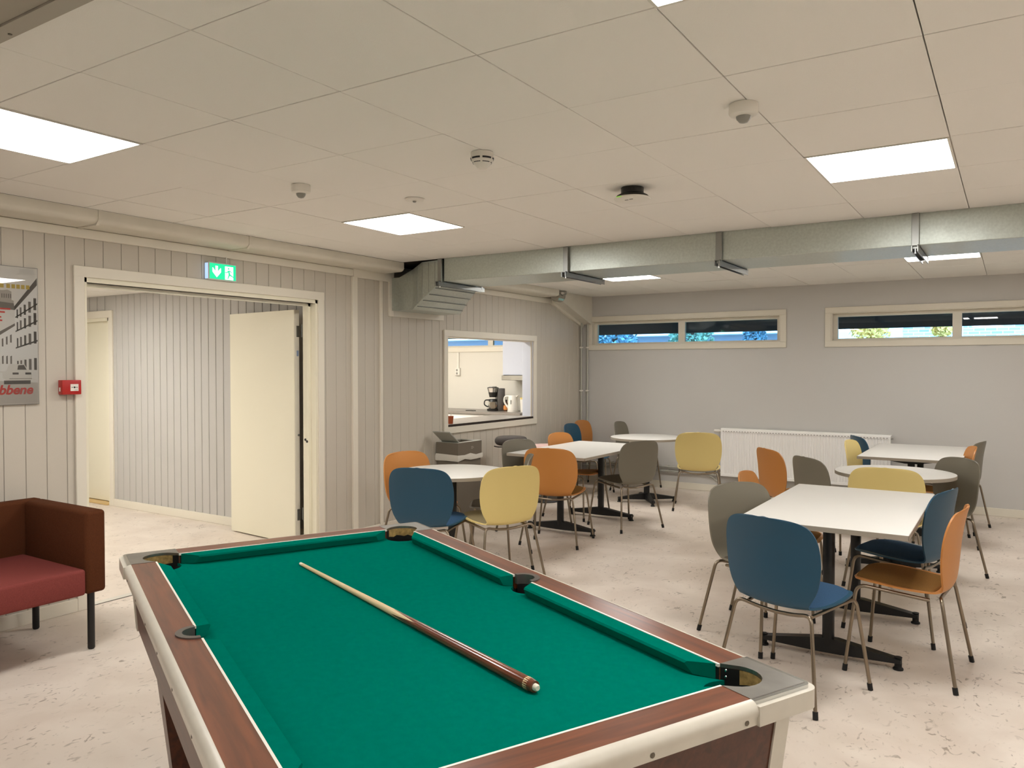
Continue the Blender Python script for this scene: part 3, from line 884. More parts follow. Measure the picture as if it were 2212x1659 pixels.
def make_chair(colour):
    c = thing('dining_chair', '', 'chair', (0, 0, 0))
    finish(shell_mesh(), 'shell', SHELL[colour], c, smooth=60)
    finish(pad_mesh(), 'seat_pad', PAD[colour], c, smooth=60)
    for s_ in (-1, 1):
        lg = tubeobj('leg', fillet([(s_ * .268, .248, .01), (s_ * .212, .205, .447), (s_ * .172, -.13, .412)], .05, 6), .0092, M['steel'], c, 8)
        tubeobj('foot_cap', [(s_ * .2682, .2482, 0), (s_ * .264, .245, .034)], .0125, M['rubber'], lg, 8)
        lg = tubeobj('leg', fillet([(s_ * .268, -.262, .01), (s_ * .200, -.185, .436), (s_ * .10, -.168, .412), (0, -.163, .405)], .045, 6), .0092, M['steel'], c, 8)
        tubeobj('foot_cap', [(s_ * .2682, -.2622, 0), (s_ * .263, -.256, .034)], .0125, M['rubber'], lg, 8)
    return c
proto = {}
CH = [ # colour, x, y, facing angle, label
 ('blue', -.896, 3.97, 72, 'blue shell chair nearest the pool table corner, its back to the camera'),
 ('grey', -1.205, 4.61, -31, 'olive grey shell chair left of the front right table, behind the nearest blue chair'),
 ('orange', -1.27, 5.28, 2, 'orange shell chair mostly hidden, tucked under the left side of the front right table'),
 ('orange', -.447, 4.57, 175, 'orange shell chair in profile at the right of the front right table, tan seat showing'),
 ('blue', -.54, 5.23, 166, 'dark blue shell chair right of the front right table, beyond the orange one'),
 ('yellow', -.75, 6.27, 92, 'yellow shell chair between the front right table and the round table on the right'),
 ('orange', -1.62, 7.10, 42, 'orange shell chair standing before the radiator, left of the round right table'),
 ('grey', -1.19, 6.61, 44, 'olive grey shell chair left of the round right table, before the radiator'),
 ('grey', -.51, 6.83, 221, 'large olive grey shell chair directly behind the round right table'),
 ('grey', -.477, 8.77, 168, 'olive grey shell chair farthest right, beside the back right table'),
 ('orange', -.526, 8.03, 190, 'orange shell chair peeking out right of the back right table'),
 ('yellow', -1.08, 8.12, -6, 'yellow shell chair left of the back right table, before the radiator'),
 ('blue', -1.14, 8.85, 28, 'blue shell chair left of the back right table, close to the radiator end'),
 ('orange', -4.05, 4.96, -10, 'orange shell chair left of the near round table, by the boarded wall'),
 ('blue', -3.575, 4.48, 105, 'blue shell chair right behind the far corner of the pool table'),
 ('yellow', -3.22, 4.80, 154, 'yellow shell chair at the near round table, its back to the camera'),
 ('grey', -3.86, 6.42, -12, 'olive grey shell chair left of the middle table, before the dark round stool'),
 ('grey', -3.49, 5.25, 213, 'olive grey shell chair between the near round table and the orange chair, mostly hidden'),
 ('orange', -3.46, 6.15, 101, 'orange shell chair at the near end of the middle table, its back to the camera'),
 ('grey', -3.23, 7.11, 155, 'olive grey shell chair right of the middle table'),
 ('orange', -3.90, 7.36, -4, 'light orange shell chair at the left of the middle table, beyond the grey one'),
 ('blue', -4.45, 8.68, 5, 'blue shell chair in the far left corner'),
 ('orange', -4.63, 9.31, 2, 'orange shell chair pushed into the far left corner behind the blue one'),
 ('grey', -4.10, 9.38, 5, 'olive grey shell chair left of the far round table by the back wall'),
 ('yellow', -2.95, 8.47, 108, 'yellow shell chair right of the far round table, next to the radiator'),
]
for col_, x_, y_, f_, lab in CH:
    if col_ not in proto:
        c = proto[col_] = make_chair(col_)
        c.location = (x_, y_, 0); c.rotation_euler = (0, 0, R(f_ - 90)); c['label'] = lab; c['group'] = 'coloured shell chairs around the tables'
    else:
        copytree(proto[col_], (x_, y_, 0), R(f_ - 90), lab, 'coloured shell chairs around the tables')

# ------------------------------------------------------------------ tables
TZ = .765
def rect_table(x0, x1, y0, y1, label):
    cx, cy = (x0 + x1) / 2, (y0 + y1) / 2; hx, hy = (x1 - x0) / 2, (y1 - y0) / 2
    t = thing('rectangular_table', label, 'table', (cx, cy, 0), group='white topped rectangular tables')
    top = box('table_top', (-hx + .002, hx - .002, -hy + .002, hy - .002, TZ - .026, TZ), M['tabletop'], t, .0015, 1)
    boxes('edge_band', [(-hx, -hx + .002, -hy, hy, TZ - .0262, TZ - .001), (hx - .002, hx, -hy, hy, TZ - .0262, TZ - .001), (-hx, hx, -hy, -hy + .002, TZ - .0262, TZ - .001), (-hx, hx, hy - .002, hy, TZ - .0262, TZ - .001)], M['tableedge'], top)
    for s_ in (-1, 1):
        yy = s_ * (hy - .305)
        pl = box('pole', (-.03, .03, yy - .03, yy + .03, .05, TZ - .05), M['black'], t, .022, 3)
        extr('top_bracket', [(-.30, TZ - .028), (-.28, TZ - .04), (-.05, TZ - .075), (.05, TZ - .075), (.28, TZ - .04), (.30, TZ - .028)], 1, yy - .035, yy + .035, M['black'], t)
        ft = extr('foot_bar', [(-.36, .038), (-.36, .056), (-.05, .105), (.05, .105), (.36, .056), (.36, .038), (.05, .028), (-.05, .028)], 1, yy - .028, yy + .028, M['black'], t)
        for q in (-1, 1):
            lobj('glide', [(0, 0), (.026, 0), (.026, .008), (.018, .014), (.018, .06), (.02, .066), (0, .066)], M['rubber'], ft, 12, q * .345, yy)
    return t
rect_table(-1.248, -.408, 4.18, 5.665, 'white rectangular table at the front right with black pedestal legs')
rect_table(-4.055, -3.215, 6.215, 7.70, 'white rectangular table in the middle left, between grey and orange chairs')
rect_table(-1.195, -.355, 7.745, 9.22, 'white rectangular table at the back right before the radiator')
def round_table(cx, cy, r, rot, label):
    t = thing('round_table', label, 'table', (cx, cy, 0), rot, group='white topped round tables')
    top = lobj('table_top', [(0, TZ - .026), (r - .002, TZ - .026), (r - .002, TZ - .001), (r - .004, TZ), (0, TZ)], M['tabletop'], t, 64, smooth=30)
    bm = bmesh.new(); lathe(bm, [(r - .002, TZ - .0262), (r, TZ - .0262), (r, TZ - .001), (r - .002, TZ - .001)], 64); finish(bm, 'edge_band', M['tableedge'], top, 40)
    lobj('pole', [(0, .05), (.034, .05), (.034, TZ - .04), (.12, TZ - .03), (.12, TZ - .026), (0, TZ - .026)], M['black'], t, 20)
    for k in range(4):
        a_ = k * math.pi / 2
        bm = bmesh.new(); prism(bm, [(.0, .028), (.34, .036), (.34, .054), (.05, .10), (0, .10)], 1, -.025, .025)
        bmesh.ops.rotate(bm, verts=bm.verts, cent=(0, 0, 0), matrix=Matrix.Rotation(a_, 3, 'Z'))
        f_ = finish(bm, 'foot_bar', M['black'], t)
        lobj('glide', [(0, 0), (.024, 0), (.024, .008), (.017, .014), (.017, .058), (0, .062)], M['rubber'], f_, 12, .325 * math.cos(a_), .325 * math.sin(a_))
    return t
round_table(-3.61, 8.56, .425, R(35), 'white round table at the far left near the back wall')
round_table(-3.70, 4.89, .43, R(20), 'white round table nearest the pool table')
round_table(-.765, 6.715, .43, R(15), 'white round table on the right between two rectangular tables')

# ------------------------------------------------------------------ stools by the wall
def stool(x_, y_, zt, r, m, label, lever=True):
    s_ = thing('stool', label, 'stool', (x_, y_, 0))
    pr = [(0, zt - .095), (r * .80, zt - .095)] + [(r - .045 + .045 * math.cos(R(-80 + k * 20)), zt - .048 + .048 * math.sin(R(-80 + k * 20))) for k in range(9)] + [(0, zt - .004)]
    lobj('seat', pr, m, s_, 32, smooth=60)
    lobj('column', [(0, .03), (.03, .03), (.03, .32), (.02, .33), (.02, zt - .13), (.07, zt - .10), (.07, zt - .09), (0, zt - .09)], M['black'], s_, 16)
    lobj('base', [(0, 0), (.19, 0), (.2, .01), (.19, .03), (.04, .055), (0, .055)], mat('stool_base_grey', '3c3a38', .35, .3), s_, 32)
    if lever:
        tubeobj('lever', fillet([(0, -.02, zt - .115), (-.10, -.12, zt - .115), (-.13, -.15, zt - .105)], .02), .006, M['black'], s_, 8)
stool(-4.74, 7.36, .805, .185, mat('stool_charcoal_fabric', '55504d', .95, noise=(220, .2), spec=.1), 'tall stool with thick charcoal round seat by the hatch wall')
stool(-4.66, 7.98, .665, .18, mat('stool_pink_fabric', 'd3b3ab', .9), 'stool with pale pink round seat behind the middle table', False)

# ------------------------------------------------------------------ waste bin
bn = thing('waste_bin', 'taupe square waste bin with open grey lid and plastic bag edge', 'bin', (-4.925, 6.63, 0))
box('body', (-.135, .135, -.205, .205, 0, .655), M['binbody'], bn, .006, 2)
bm = bmesh.new()
for b_ in ((-.142, .142, -.212, -.15, .66, .80), (-.142, .142, .15, .212, .66, .80), (-.142, -.09, -.15, .15, .66, .80), (.09, .142, -.15, .15, .66, .80)): bbox(bm, *b_)
finish(bm, 'rim', M['binbody'], bn)
box('rim_top', (-.14, .14, -.21, -.15, .80, .803), M['binlid'], bn); box('rim_top', (-.14, .14, .15, .21, .80, .803), M['binlid'], bn)
box('rim_top', (-.14, -.09, -.15, .15, .80, .803), M['binlid'], bn); box('rim_top', (.09, .14, -.15, .15, .80, .803), M['binlid'], bn)
box('inside', (-.09, .09, -.15, .15, .657, .66), M['black'], bn)
bm = bmesh.new(); random.seed(2); g = []
per = [(-.145, -.215), (.0, -.217), (.145, -.215), (.147, -.1), (.147, .0), (.147, .1), (.145, .215), (0, .217), (-.145, .215), (-.147, 0)]
for p in per:
    g.append([bm.verts.new((p[0] * k_, p[1] * k_, z_ + random.uniform(-.012, .012))) for z_, k_ in ((.672, 1.0), (.655, 1.03), (.635, 1.035), (.618, 1.02))])
for i in range(len(g)):
    for k in range(3): bm.faces.new((g[i][k], g[(i + 1) % len(g)][k], g[(i + 1) % len(g)][k + 1], g[i][k + 1]))
finish(bm, 'bag_edge', M['bag'], bn, smooth=80)
ld = box('lid', (-.11, .11, -.20, 0, -.006, .006), M['binlid'], bn, .003, 1)
ld.location = (0, -.15, .806); ld.rotation_euler = (R(-35), 0, 0)
for k, (w_, z_) in enumerate(((.035, .745), (.05, .735), (.03, .725))):
    box('logo_mark', (.142, .1425, .02, .02 + w_, z_, z_ + .006), mat('bin_logo', '9c978b', .5), bn)

# ------------------------------------------------------------------ sofa
sf = thing('sofa', 'two seat sofa with dark brown back and burgundy seat by the boarded wall', 'sofa', (-4.645, 1.63, 0))
box('back_panel', (-.395, -.30, -.80, .80, .33, .785), M['sofaback'], sf, .022, 3)
box('arm', (-.30, .375, .685, .80, .325, .785), M['sofaback'], sf, .022, 3)
box('arm', (-.30, .375, -.80, -.685, .325, .785), M['sofaback'], sf, .022, 3)
box('seat', (-.30, .378, -.685, .685, .325, .47), M['sofaseat'], sf, .018, 3)
for sx in (-.30, .31):
    for sy in (-.745, .745):
        tubeobj('leg', [(sx, sy, 0.0), (sx, sy, .008), (sx, sy, .33)], [.015, .019, .019], M['black'], sf, 12)

# ------------------------------------------------------------------ radiator and pipes
rd = thing('radiator', 'long white ribbed panel radiator on the back wall', 'radiator', (-2.10, YB, .21))
WR = 1.93
box('back_plate', (-WR / 2, WR / 2, -.085, -.07, .01, .60), M['radiator'], rd)
bm = bmesh.new()
n = 58; pts_ = []
for k in range(n):
    x0 = -WR / 2 + .02 + k * (WR - .04) / n; s_ = (WR - .04) / n
    pts_ += [(x0, -.118), (x0 + s_ * .30, -.118), (x0 + s_ * .45, -.105), (x0 + s_ * .85, -.105)]
pts_.append((WR / 2 - .02, -.118))
lo = [bm.verts.new((p[0], p[1], .045)) for p in pts_]; hi = [bm.verts.new((p[0], p[1], .565)) for p in pts_]
for i in range(len(pts_) - 1): bm.faces.new((lo[i], lo[i + 1], hi[i + 1], hi[i]))
finish(bm, 'front_ribs', M['radiator'], rd)
boxes('frame', [(-WR / 2, WR / 2, -.12, -.085, .565, .60), (-WR / 2, WR / 2, -.12, -.085, .01, .045), (-WR / 2, -WR / 2 + .02, -.12, -.085, .045, .565), (WR / 2 - .02, WR / 2, -.12, -.085, .045, .565)], M['radiator'], rd, .003)
box('top_grille', (-WR / 2, WR / 2, -.11, -.03, .60, .612), M['radiator'], rd)
for k in range(56):
    xx = -WR / 2 + .035 + k * (WR - .07) / 55
    if k % 1 == 0:
        box('slot', (xx - .009, xx + .009, -.1203, -.1198, .572, .580), M['greydome'], rd)
tv = tubeobj('thermostat_valve', [(-WR / 2 - .09, -.09, .575), (-WR / 2 - .03, -.09, .575), (-WR / 2, -.09, .575)], [.018, .02, .012], M['white'], rd, 12)
tubeobj('bleed_valve', [(WR / 2, -.09, .57), (WR / 2 + .025, -.09, .57)], .009, M['chrome'], rd, 8)
for z_, lab in ((.277, 'upper pipe of the pair running along the back wall to the radiator'), (.222, 'lower pipe of the pair running along the back wall to the radiator')):
    pp = thing('heating_pipe', lab, 'pipe', (-4.0, YB - .035, z_))
    tubeobj('pipe', fillet([(-1.05, 0, 0), (.97 if z_ > .25 else 1.02, 0, 0)], .02), .012, M['pipe'], pp, 10)
    for xx in (-.6, .2, .7):
        boxes('clip', [(xx - .01, xx + .01, .01, .035, -.018, .018)], M['pipe'], pp)
    tubeobj('connector', [(.90, 0, 0), (.93, 0, 0), (.95, 0, 0)], [.014, .02, .014], M['steel'], pp, 10)
wr = tubeobj('cable', fillet([(-3.35, YB - .02, .215), (-3.22, YB - .03, .20), (-3.12, YB - .02, .12), (-3.02, YB - .02, .10)], .05), .009, M['pipe'])
tag(wr, 'grey cable dropping below the radiator pipes', 'cable')
for k, (dx, dy, z0, z1, r_) in enumerate(((.035, -.09, 0, 2.2, .013), (.10, -.03, 0, H, .014))):
    pp = thing('riser_pipe', ['thin vertical pipe on the boarded side of the corner', 'vertical painted pipe on the back wall side of the corner'][k], 'pipe', (XL + dx, YB + dy, 0))
    tubeobj('pipe', [(0, 0, z0), (0, 0, z1)], r_, M['pipe'], pp, 10)
    for z_ in (.75, 1.25, 1.85):
        boxes('clip', [(-.02, .02, -.02, .02, z_, z_ + .02)], M['white'], pp)

# ------------------------------------------------------------------ ceiling devices
def pir(x_, y_, r, label):
    d_ = thing('motion_sensor', label, 'sensor', (x_, y_, H - .045))
    lobj('housing', [(0, .0), (r * .55, .0), (r * .93, .006), (r, .016), (r * .96, .045), (0, .045)], M['white'], d_, 28)
    lobj('lens', [(0, -.026), (r * .28, -.022), (r * .46, -.010), (r * .5, .002), (0, .002)], M['greydome'], d_, 20)
pir(-3.245, 2.94, .052, 'small white motion sensor on the ceiling left of the centre')
pir(-.857, 2.94, .055, 'white motion sensor on the ceiling at upper right')
sd = thing('smoke_detector', 'white slotted smoke detector on the ceiling', 'smoke detector', (-2.058, 2.95, H - .06))
lobj('housing', [(0, -.012), (.022, -.012), (.030, -.002), (.046, .016), (.052, .032), (.052, .06), (0, .06)], M['white'], sd, 28)
for k in range(6):
    for r_, z_ in ((.0505, .026), (.0415, .011)):
        a0 = R(k * 60 + 6); bm = bmesh.new(); q = []
        for j in range(6):
            a_ = a0 + R(48) * j / 5
            q.append([bm.verts.new(((r_ + .0022) * math.cos(a_), (r_ + .0022) * math.sin(a_), z_)), bm.verts.new(((r_ + .0042) * math.cos(a_), (r_ + .0042) * math.sin(a_), z_ + .008))])
        for j in range(5): bm.faces.new((q[j][0], q[j + 1][0], q[j + 1][1], q[j][1]))
        finish(bm, 'vent_slot', M['black'], sd)
rs = thing('recessed_fitting', 'small flat white round fitting in the ceiling', 'ceiling fitting', (-2.952, 3.54, H - .008))
lobj('plate', [(0, -.002), (.02, -.003), (.055, 0), (.06, .008), (0, .008)], M['white'], rs, 28)
lobj('nozzle', [(0, -.012), (.008, -.011), (.012, -.003), (0, -.003)], M['greydome'], rs, 12)
ap = thing('access_point', 'white round disc on a black ceiling mount before the duct', 'access point', (-1.765, 3.97, H - .07))
lobj('disc', [(0, -.004), (.07, -.002), (.098, .006), (.1, .012), (.096, .016), (0, .016)], M['white'], ap, 36)
lobj('mount', [(0, .016), (.092, .016), (.085, .028), (.062, .04), (.062, .07), (0, .07)], M['black_plastic'], ap, 28)
for k in range(2):
    box('vent_mark', (-.02 + k * .03, .0 + k * .03, -.055 - k * .008, -.050 - k * .008, -.0052, -.002), M['greydome'], ap)
box('indicator', (-.05, -.02, -.099, -.095, .008, .011), mat('indicator_green', '9fe05a', .4, emit=(lin('8fe040'), .2)), ap)

# ------------------------------------------------------------------ exit sign, call point
ex = thing('exit_sign', 'lit green exit sign with arrow and running figure above the doorway', 'exit sign', (XL, 3.787, 2.235))
box('case', (0, .045, -.125, .125, 0, .135), M['signcase'], ex, .004, 1)
box('light_slot', (.006, .04, -.1275, -.125, .01, .125), mat('sign_side_glow', 'cfe4ff', .4, emit=(lin('a8cfff'), .28)), ex)
sgn = box('face', (.045, .047, -.115, .115, .010, .125), M['signgreen'], ex)
def sg(name, poly, x_, m, par): return extr(name, poly, 0, x_, x_ + .0006, m, par)
sg('arrow', [(-.055, .022), (-.018, .062), (-.018, .092), (-.022, .094), (-.044, .066), (-.044, .108), (-.066, .108), (-.066, .066), (-.088, .094), (-.092, .092), (-.092, .062)], .0471, M['signwhite'], sgn)
sg('door_pictogram', [(.018, .012), (.092, .012), (.092, .112), (.018, .112)], .0471, M['signwhite'], sgn)
fig = [(.046, .082), (.066, .082), (.078, .068), (.074, .064), (.064, .074), (.058, .074), (.066, .052), (.094, .038), (.092, .032), (.06, .044), (.044, .016), (.038, .018), (.05, .050), (.046, .070), (.036, .062), (.018, .064), (.018, .069), (.034, .069)]
sg('running_figure', fig, .0479, M['signgreen'], sgn)
sg('figure_head', [(.05 + .007 * math.cos(k * math.pi / 5), .096 + .007 * math.sin(k * math.pi / 5)) for k in range(10)], .0479, M['signgreen'], sgn)
cb = tubeobj('sign_cable', [(XL + .03, 3.83, 2.37), (XL + .03, 3.83, 2.42)], .004, M['white'])
tag(cb, 'short white cable above the exit sign', 'cable')
cp = thing('fire_call_point', 'red fire alarm call point on the wall left of the doorway', 'fire alarm', (XL, 2.652, 1.407))
box('housing', (0, .052, -.062, .058, 0, .092), M['red'], cp, .004, 2)
fc = box('face_plate', (.052, .054, -.012, .038, .022, .066), M['white'], cp)
sg('press_dot', [(.013 + .006 * math.cos(k * math.pi / 5), .045 + .006 * math.sin(k * math.pi / 5)) for k in range(10)], .0541, M['black'], fc)
box('press_arrow', (.0541, .0546, -.006, .004, .0435, .0465), M['black'], fc); box('press_arrow', (.0541, .0546, .022, .033, .0435, .0465), M['black'], fc)
box('small_print', (.0541, .0546, .012, .032, .028, .030), M['greydome'], fc)
box('side_mark', (.012, .03, -.0625, -.062, .02, .045), M['white'], cp)

# ------------------------------------------------------------------ poster
po = thing('poster', 'framed black and white street poster with red lettering above the sofa', 'poster', (XL, 2.17, 1.352))
PW = .30
pap = mat('poster_paper', 'b9b0a3', .5)
pm = {k: mat('poster_' + k, v, .5) for k, v in dict(light='f6f1e8', mid='b5ab9d', dark='5a5249', dk2='7a7166', red='dc3a2c', yellow='cdae45', road='d6cdc1', sky='ece5d9', car='ece6da').items()}
box('board', (0, .012, -PW, PW, 0, .838), M['greydome'], po)
pr_ = box('print', (.012, .0125, -PW + .004, PW - .004, .004, .834), pm['sky'], po)
def pq(name, pts, layer, m): return extr(name, [(p[0] - 2.17, p[1] - 1.352) for p in pts], 0, .0125 + layer * .0004, .0128 + layer * .0004, pm[m], pr_)
# coordinates in wall (y, z), y up to 2.466
pq('road', [(1.88, 1.36), (2.464, 1.36), (2.464, 1.50), (1.88, 1.53)], 1, 'road')
pq('pale_street', [(1.88, 1.52), (2.464, 1.485), (2.464, 1.50), (2.2, 1.56), (1.88, 1.56)], 2, 'light')
pq('low_house', [(2.2, 1.56), (2.335, 1.55), (2.335, 1.83), (2.2, 1.735)], 2, 'light')
pq('low_roof', [(2.2, 1.735), (2.335, 1.83), (2.335, 1.845), (2.19, 1.755)], 3, 'dk2')
pq('tall_house', [(2.335, 1.545), (2.464, 1.50), (2.464, 2.10), (2.335, 1.94)], 2, 'light')
pq('tall_roof', [(2.32, 1.93), (2.464, 2.13), (2.464, 2.085), (2.335, 1.925)], 3, 'dark')
for z_ in (1.70, 1.80, 1.885):
    pq('cornice', [(2.338, z_), (2.464, z_ + (z_ - 1.53) * .22 + .012), (2.464, z_ + (z_ - 1.53) * .22 + .002), (2.338, z_ - .008)], 4, 'dark')
for ky, (y0_, y1_) in enumerate(((2.345, 2.353), (2.363, 2.373), (2.386, 2.398), (2.412, 2.427), (2.442, 2.458))):
    f_ = (y0_ - 2.335) / .13
    for zc in (1.60, 1.735, 1.83, 1.905):
        zz = zc + f_ * (zc - 1.54) * .25; hh = .034 + f_ * .018
        pq('house_window', [(y0_, zz - hh), (y1_, zz - hh), (y1_, zz + hh * .5), (y0_, zz + hh * .5)], 4, 'dk2' if ky % 2 else 'dark')
for k in range(5):
    yy = 2.215 + k * .023
    for zc in (1.60, 1.68 + k * .012):
        pq('low_window', [(yy, zc), (yy + .009, zc), (yy + .009, zc + .05), (yy, zc + .045)], 4, 'dk2')
pq('tower', [(2.2, 1.94), (2.33, 1.93), (2.33, 1.98), (2.318, 1.985), (2.318, 2.035), (2.296, 2.045), (2.27, 2.04), (2.2, 2.04)], 3, 'mid')
pq('tower_base', [(2.2, 1.935), (2.335, 1.925), (2.33, 1.965), (2.2, 1.975)], 4, 'dk2')
for k in range(5): pq('tower_window', [(2.262 + k * .012, 1.995), (2.268 + k * .012, 1.995), (2.268 + k * .012, 2.02), (2.262 + k * .012, 2.02)], 5, 'dk2')
pq('car_body', [(2.262, 1.515), (2.285, 1.50), (2.424, 1.50), (2.43, 1.535), (2.41, 1.562), (2.285, 1.562), (2.262, 1.548)], 5, 'car')
pq('car_cabin', [(2.285, 1.562), (2.30, 1.598), (2.385, 1.60), (2.405, 1.562)], 5, 'car')
pq('car_window', [(2.345, 1.565), (2.35, 1.592), (2.383, 1.594), (2.398, 1.565)], 6, 'dark')
pq('car_lamp', [(2.318, 1.536), (2.352, 1.536), (2.352, 1.548), (2.318, 1.548)], 6, 'dark')
pq('car_lamp', [(2.39, 1.536), (2.424, 1.536), (2.424, 1.548), (2.39, 1.548)], 6, 'dark')
pq('car_bumper', [(2.30, 1.508), (2.428, 1.508), (2.428, 1.514), (2.30, 1.514)], 6, 'mid')
pq('car_shadow', [(2.27, 1.478), (2.42, 1.478), (2.42, 1.50), (2.27, 1.50)], 6, 'dark')
pq('bush', [(2.2 + .05 * math.cos(k * math.pi / 6), 1.60 + .055 * math.sin(k * math.pi / 6)) for k in range(12)], 5, 'dark')
for k, (ya, w_) in enumerate(((2.235, .04), (2.290, .02), (2.318, .02), (2.345, .02), (2.372, .02), (2.40, .02))):
    pq('yellow_letter', [(ya, 2.055), (ya + w_, 2.055), (ya + w_, 2.08), (ya, 2.08)], 6, 'yellow')
for z_, w_ in ((1.925, .10), (1.905, .07), (1.875, .05), (1.855, .055)):
    pq('small_red_line', [(2.2, z_), (2.21 + w_, z_), (2.21 + w_, z_ + .009), (2.2, z_ + .009)], 6, 'red')
box('glazing', (.0165, .0175, -PW + .002, PW - .002, .002, .836), M['glass'], po)
tx = textmesh('red_lettering', 'ubbene', .078, pm['red'], pr_, (.0155, 2.430 - 2.17, 1.418 - 1.352), (R(90), 0, R(90)), .25, .0022)

# ------------------------------------------------------------------ serving hatch
hc_ = thing('window_4', 'white framed open serving hatch into the kitchen', 'hatch', (XL, 7.5, .94), kind='structure')
def hl(b): return (b[0] - XL, b[1] - XL, b[2] - 7.5, b[3] - 7.5, b[4] - .94, b[5] - .94)
box('casing', hl((XL, XL + .02, 6.555, 6.62, .875, 1.98)), M['trim'], hc_, .003, 1)
box('casing', hl((XL, XL + .02, 8.395, 8.463, .875, 1.98)), M['trim'], hc_, .003, 1)
box('casing', hl((XL, XL + .0215, 6.553, 8.465, 1.912, 1.983)), M['trim'], hc_, .003, 1)
box('casing', hl((XL, XL + .0215, 6.553, 8.465, .872, .942)), M['trim'], hc_, .003, 1)
box('lining', hl((XW, XL + .002, HY0 - .002, HY0 + .012, HZ0, HZ1)), M['trim'], hc_)
box('lining', hl((XW, XL + .002, HY1 - .012, HY1 + .002, HZ0, HZ1)), M['coolwhite'], hc_)
box('lining', hl((XW, XL + .002, HY0, HY1, HZ1 - .012, HZ1 + .002)), M['trim'], hc_)
hcn = thing('hatch_counter', 'grey counter with dark front edge inside the serving hatch', 'counter', (-5.35, 7.4, 0))
box('worktop', (-.30, .268, -.95, .985, .942, .967), M['counter'], hcn)
box('front_edge', (.268, .28, -.78, .985, .942, .9675), M['darkedge'], hcn)
box('support_panel', (-.28, -.26, -.95, .6, 0, .942), M['kitwhite'], hcn)
cu = thing('cup', 'red brown cup standing on the hatch counter', 'cup', (-5.15, 6.775, .967))
lobj('body', [(0, 0), (.026, 0), (.034, .085), (.031, .085), (.024, .006), (0, .006)], M['redcup'], cu, 20)

# ------------------------------------------------------------------ kitchen
t = box('wall_kitchen_near', (-9.6, XW, YH + .17, YH + .3, 0, H), M['kitwall']); tag(t, 'pale near wall of the kitchen', 'wall', kind='structure')
t = box('wall_kitchen_far', (-9.7, -9.6, YH + .17, YB + .2, 0, H), M['kitwall']); tag(t, 'pale far wall of the kitchen', 'wall', kind='structure')
t = box('ceiling_kitchen', (-9.7, XW, YH + .17, YB + .2, H, H + .1), M['kitwhite']); tag(t, 'white kitchen ceiling', 'ceiling', kind='structure')
kc = thing('kitchen_counter', 'grey worktop on white base cabinets along the kitchen wall', 'counter', (-6.8, 9.42, 0))
box('worktop', (-1.9, 1.1, -.34, .305, .92, .95), M['counter'], kc, .003, 1)
for k in range(5):
    cb_ = box('cabinet_door', (-1.88 + k * .59, -1.30 + k * .59, -.31, -.29, .12, .90), M['kitwhite'], kc, .002, 1)
    tubeobj('handle', [(-1.7 + k * .59, -.325, .84), (-1.48 + k * .59, -.325, .84)], .006, M['chrome'], cb_, 8)
box('carcass', (-1.9, 1.1, -.29, .305, 0, .92), M['kitwhite'], kc)
uc = thing('upper_cabinet', 'white wall cabinet with lit extractor hood in the kitchen', 'cabinet', (-5.85, 9.55, 1.44))
box('body', (-.34, .34, -.15, .18, .03, .74), M['coolwhite'], uc, .002, 1)
box('door', (-.335, .0, -.17, -.151, .035, .735), M['coolwhite'], uc, .002, 1)
box('hood', (-.345, .34, -.19, .18, -.04, .03), M['chrome'], uc, .004, 1)
tcb = thing('tall_cabinet', 'tall white cabinet side behind the right hatch edge', 'cabinet', (-5.31, 9.06, 0))
box('body', (-.13, .09, -.32, .28, 0, 2.25), M['coolwhite'], tcb, .003, 1)
box('door', (-.13, .09, -.34, -.322, .08, 2.24), M['coolwhite'], tcb, .002, 1)
cm = thing('coffee_maker', 'dark coffee maker with glass jug on the kitchen worktop', 'coffee maker', (-6.37, 9.40, .95), R(52))
lobj('base_plate', [(0, 0), (.085, 0), (.088, .03), (.07, .035), (0, .035)], M['black_plastic'], cm, 24)
box('tower', (.055, .165, -.075, .075, 0, .33), mat('coffee_tower_grey', '6e6a66', .3, .4), cm, .012, 2)
bm = bmesh.new(); lathe(bm, [(0, .20), (.05, .20), (.082, .34), (.075, .345), (0, .345)], 24); finish(bm, 'filter_funnel', M['black_plastic'], cm, smooth=40)
bm = bmesh.new(); lathe(bm, [(.045, .215), (.0835, .335), (.086, .335), (.048, .213)], 24); finish(bm, 'steel_band', M['chrome'], cm, smooth=40)
lobj('lid', [(0, .345), (.06, .345), (.055, .358), (0, .36)], M['greydome'], cm, 24)
jg = lobj('jug', [(0, .036), (.06, .036), (.072, .06), (.075, .09), (.06, .14), (.052, .165), (.055, .17)], M['carafe'], cm, 24)
lobj('jug_collar', [(.06, .135), (.064, .14), (.056, .17), (.05, .175), (0, .175)], M['black_plastic'], jg, 24)
tubeobj('jug_handle', fillet([(-.055, 0, .16), (-.125, 0, .16), (-.135, 0, .09), (-.075, 0, .06)], .03), .009, M['black_plastic'], jg, 8)
tubeobj('power_cord', fillet([(.15, .07, .30), (.19, .09, .27), (.21, .08, .10), (.2, .05, .01)], .05), .005, M['black_plastic'], cm, 6)
sy_ = thing('sauce_bottle', 'small bottle with orange label beside the coffee maker', 'bottle', (-6.17, 9.45, .95))
lobj('body', [(0, 0), (.036, 0), (.04, .03), (.036, .085), (.018, .12), (.012, .14), (0, .14)], mat('bottle_brown', '4a2a18', .25), sy_, 20)
lobj('label', [(.041, .02), (.0415, .045), (.0375, .085)], M['orange_label'], sy_, 20)
lobj('cap', [(0, .14), (.013, .14), (.013, .165), (0, .165)], M['black_plastic'], sy_, 14)
kt = thing('kettle', 'white electric kettle on the kitchen worktop', 'kettle', (-6.00, 9.36, .95), R(10))
lobj('base', [(0, 0), (.078, 0), (.08, .02), (0, .022)], M['white'], kt, 24)
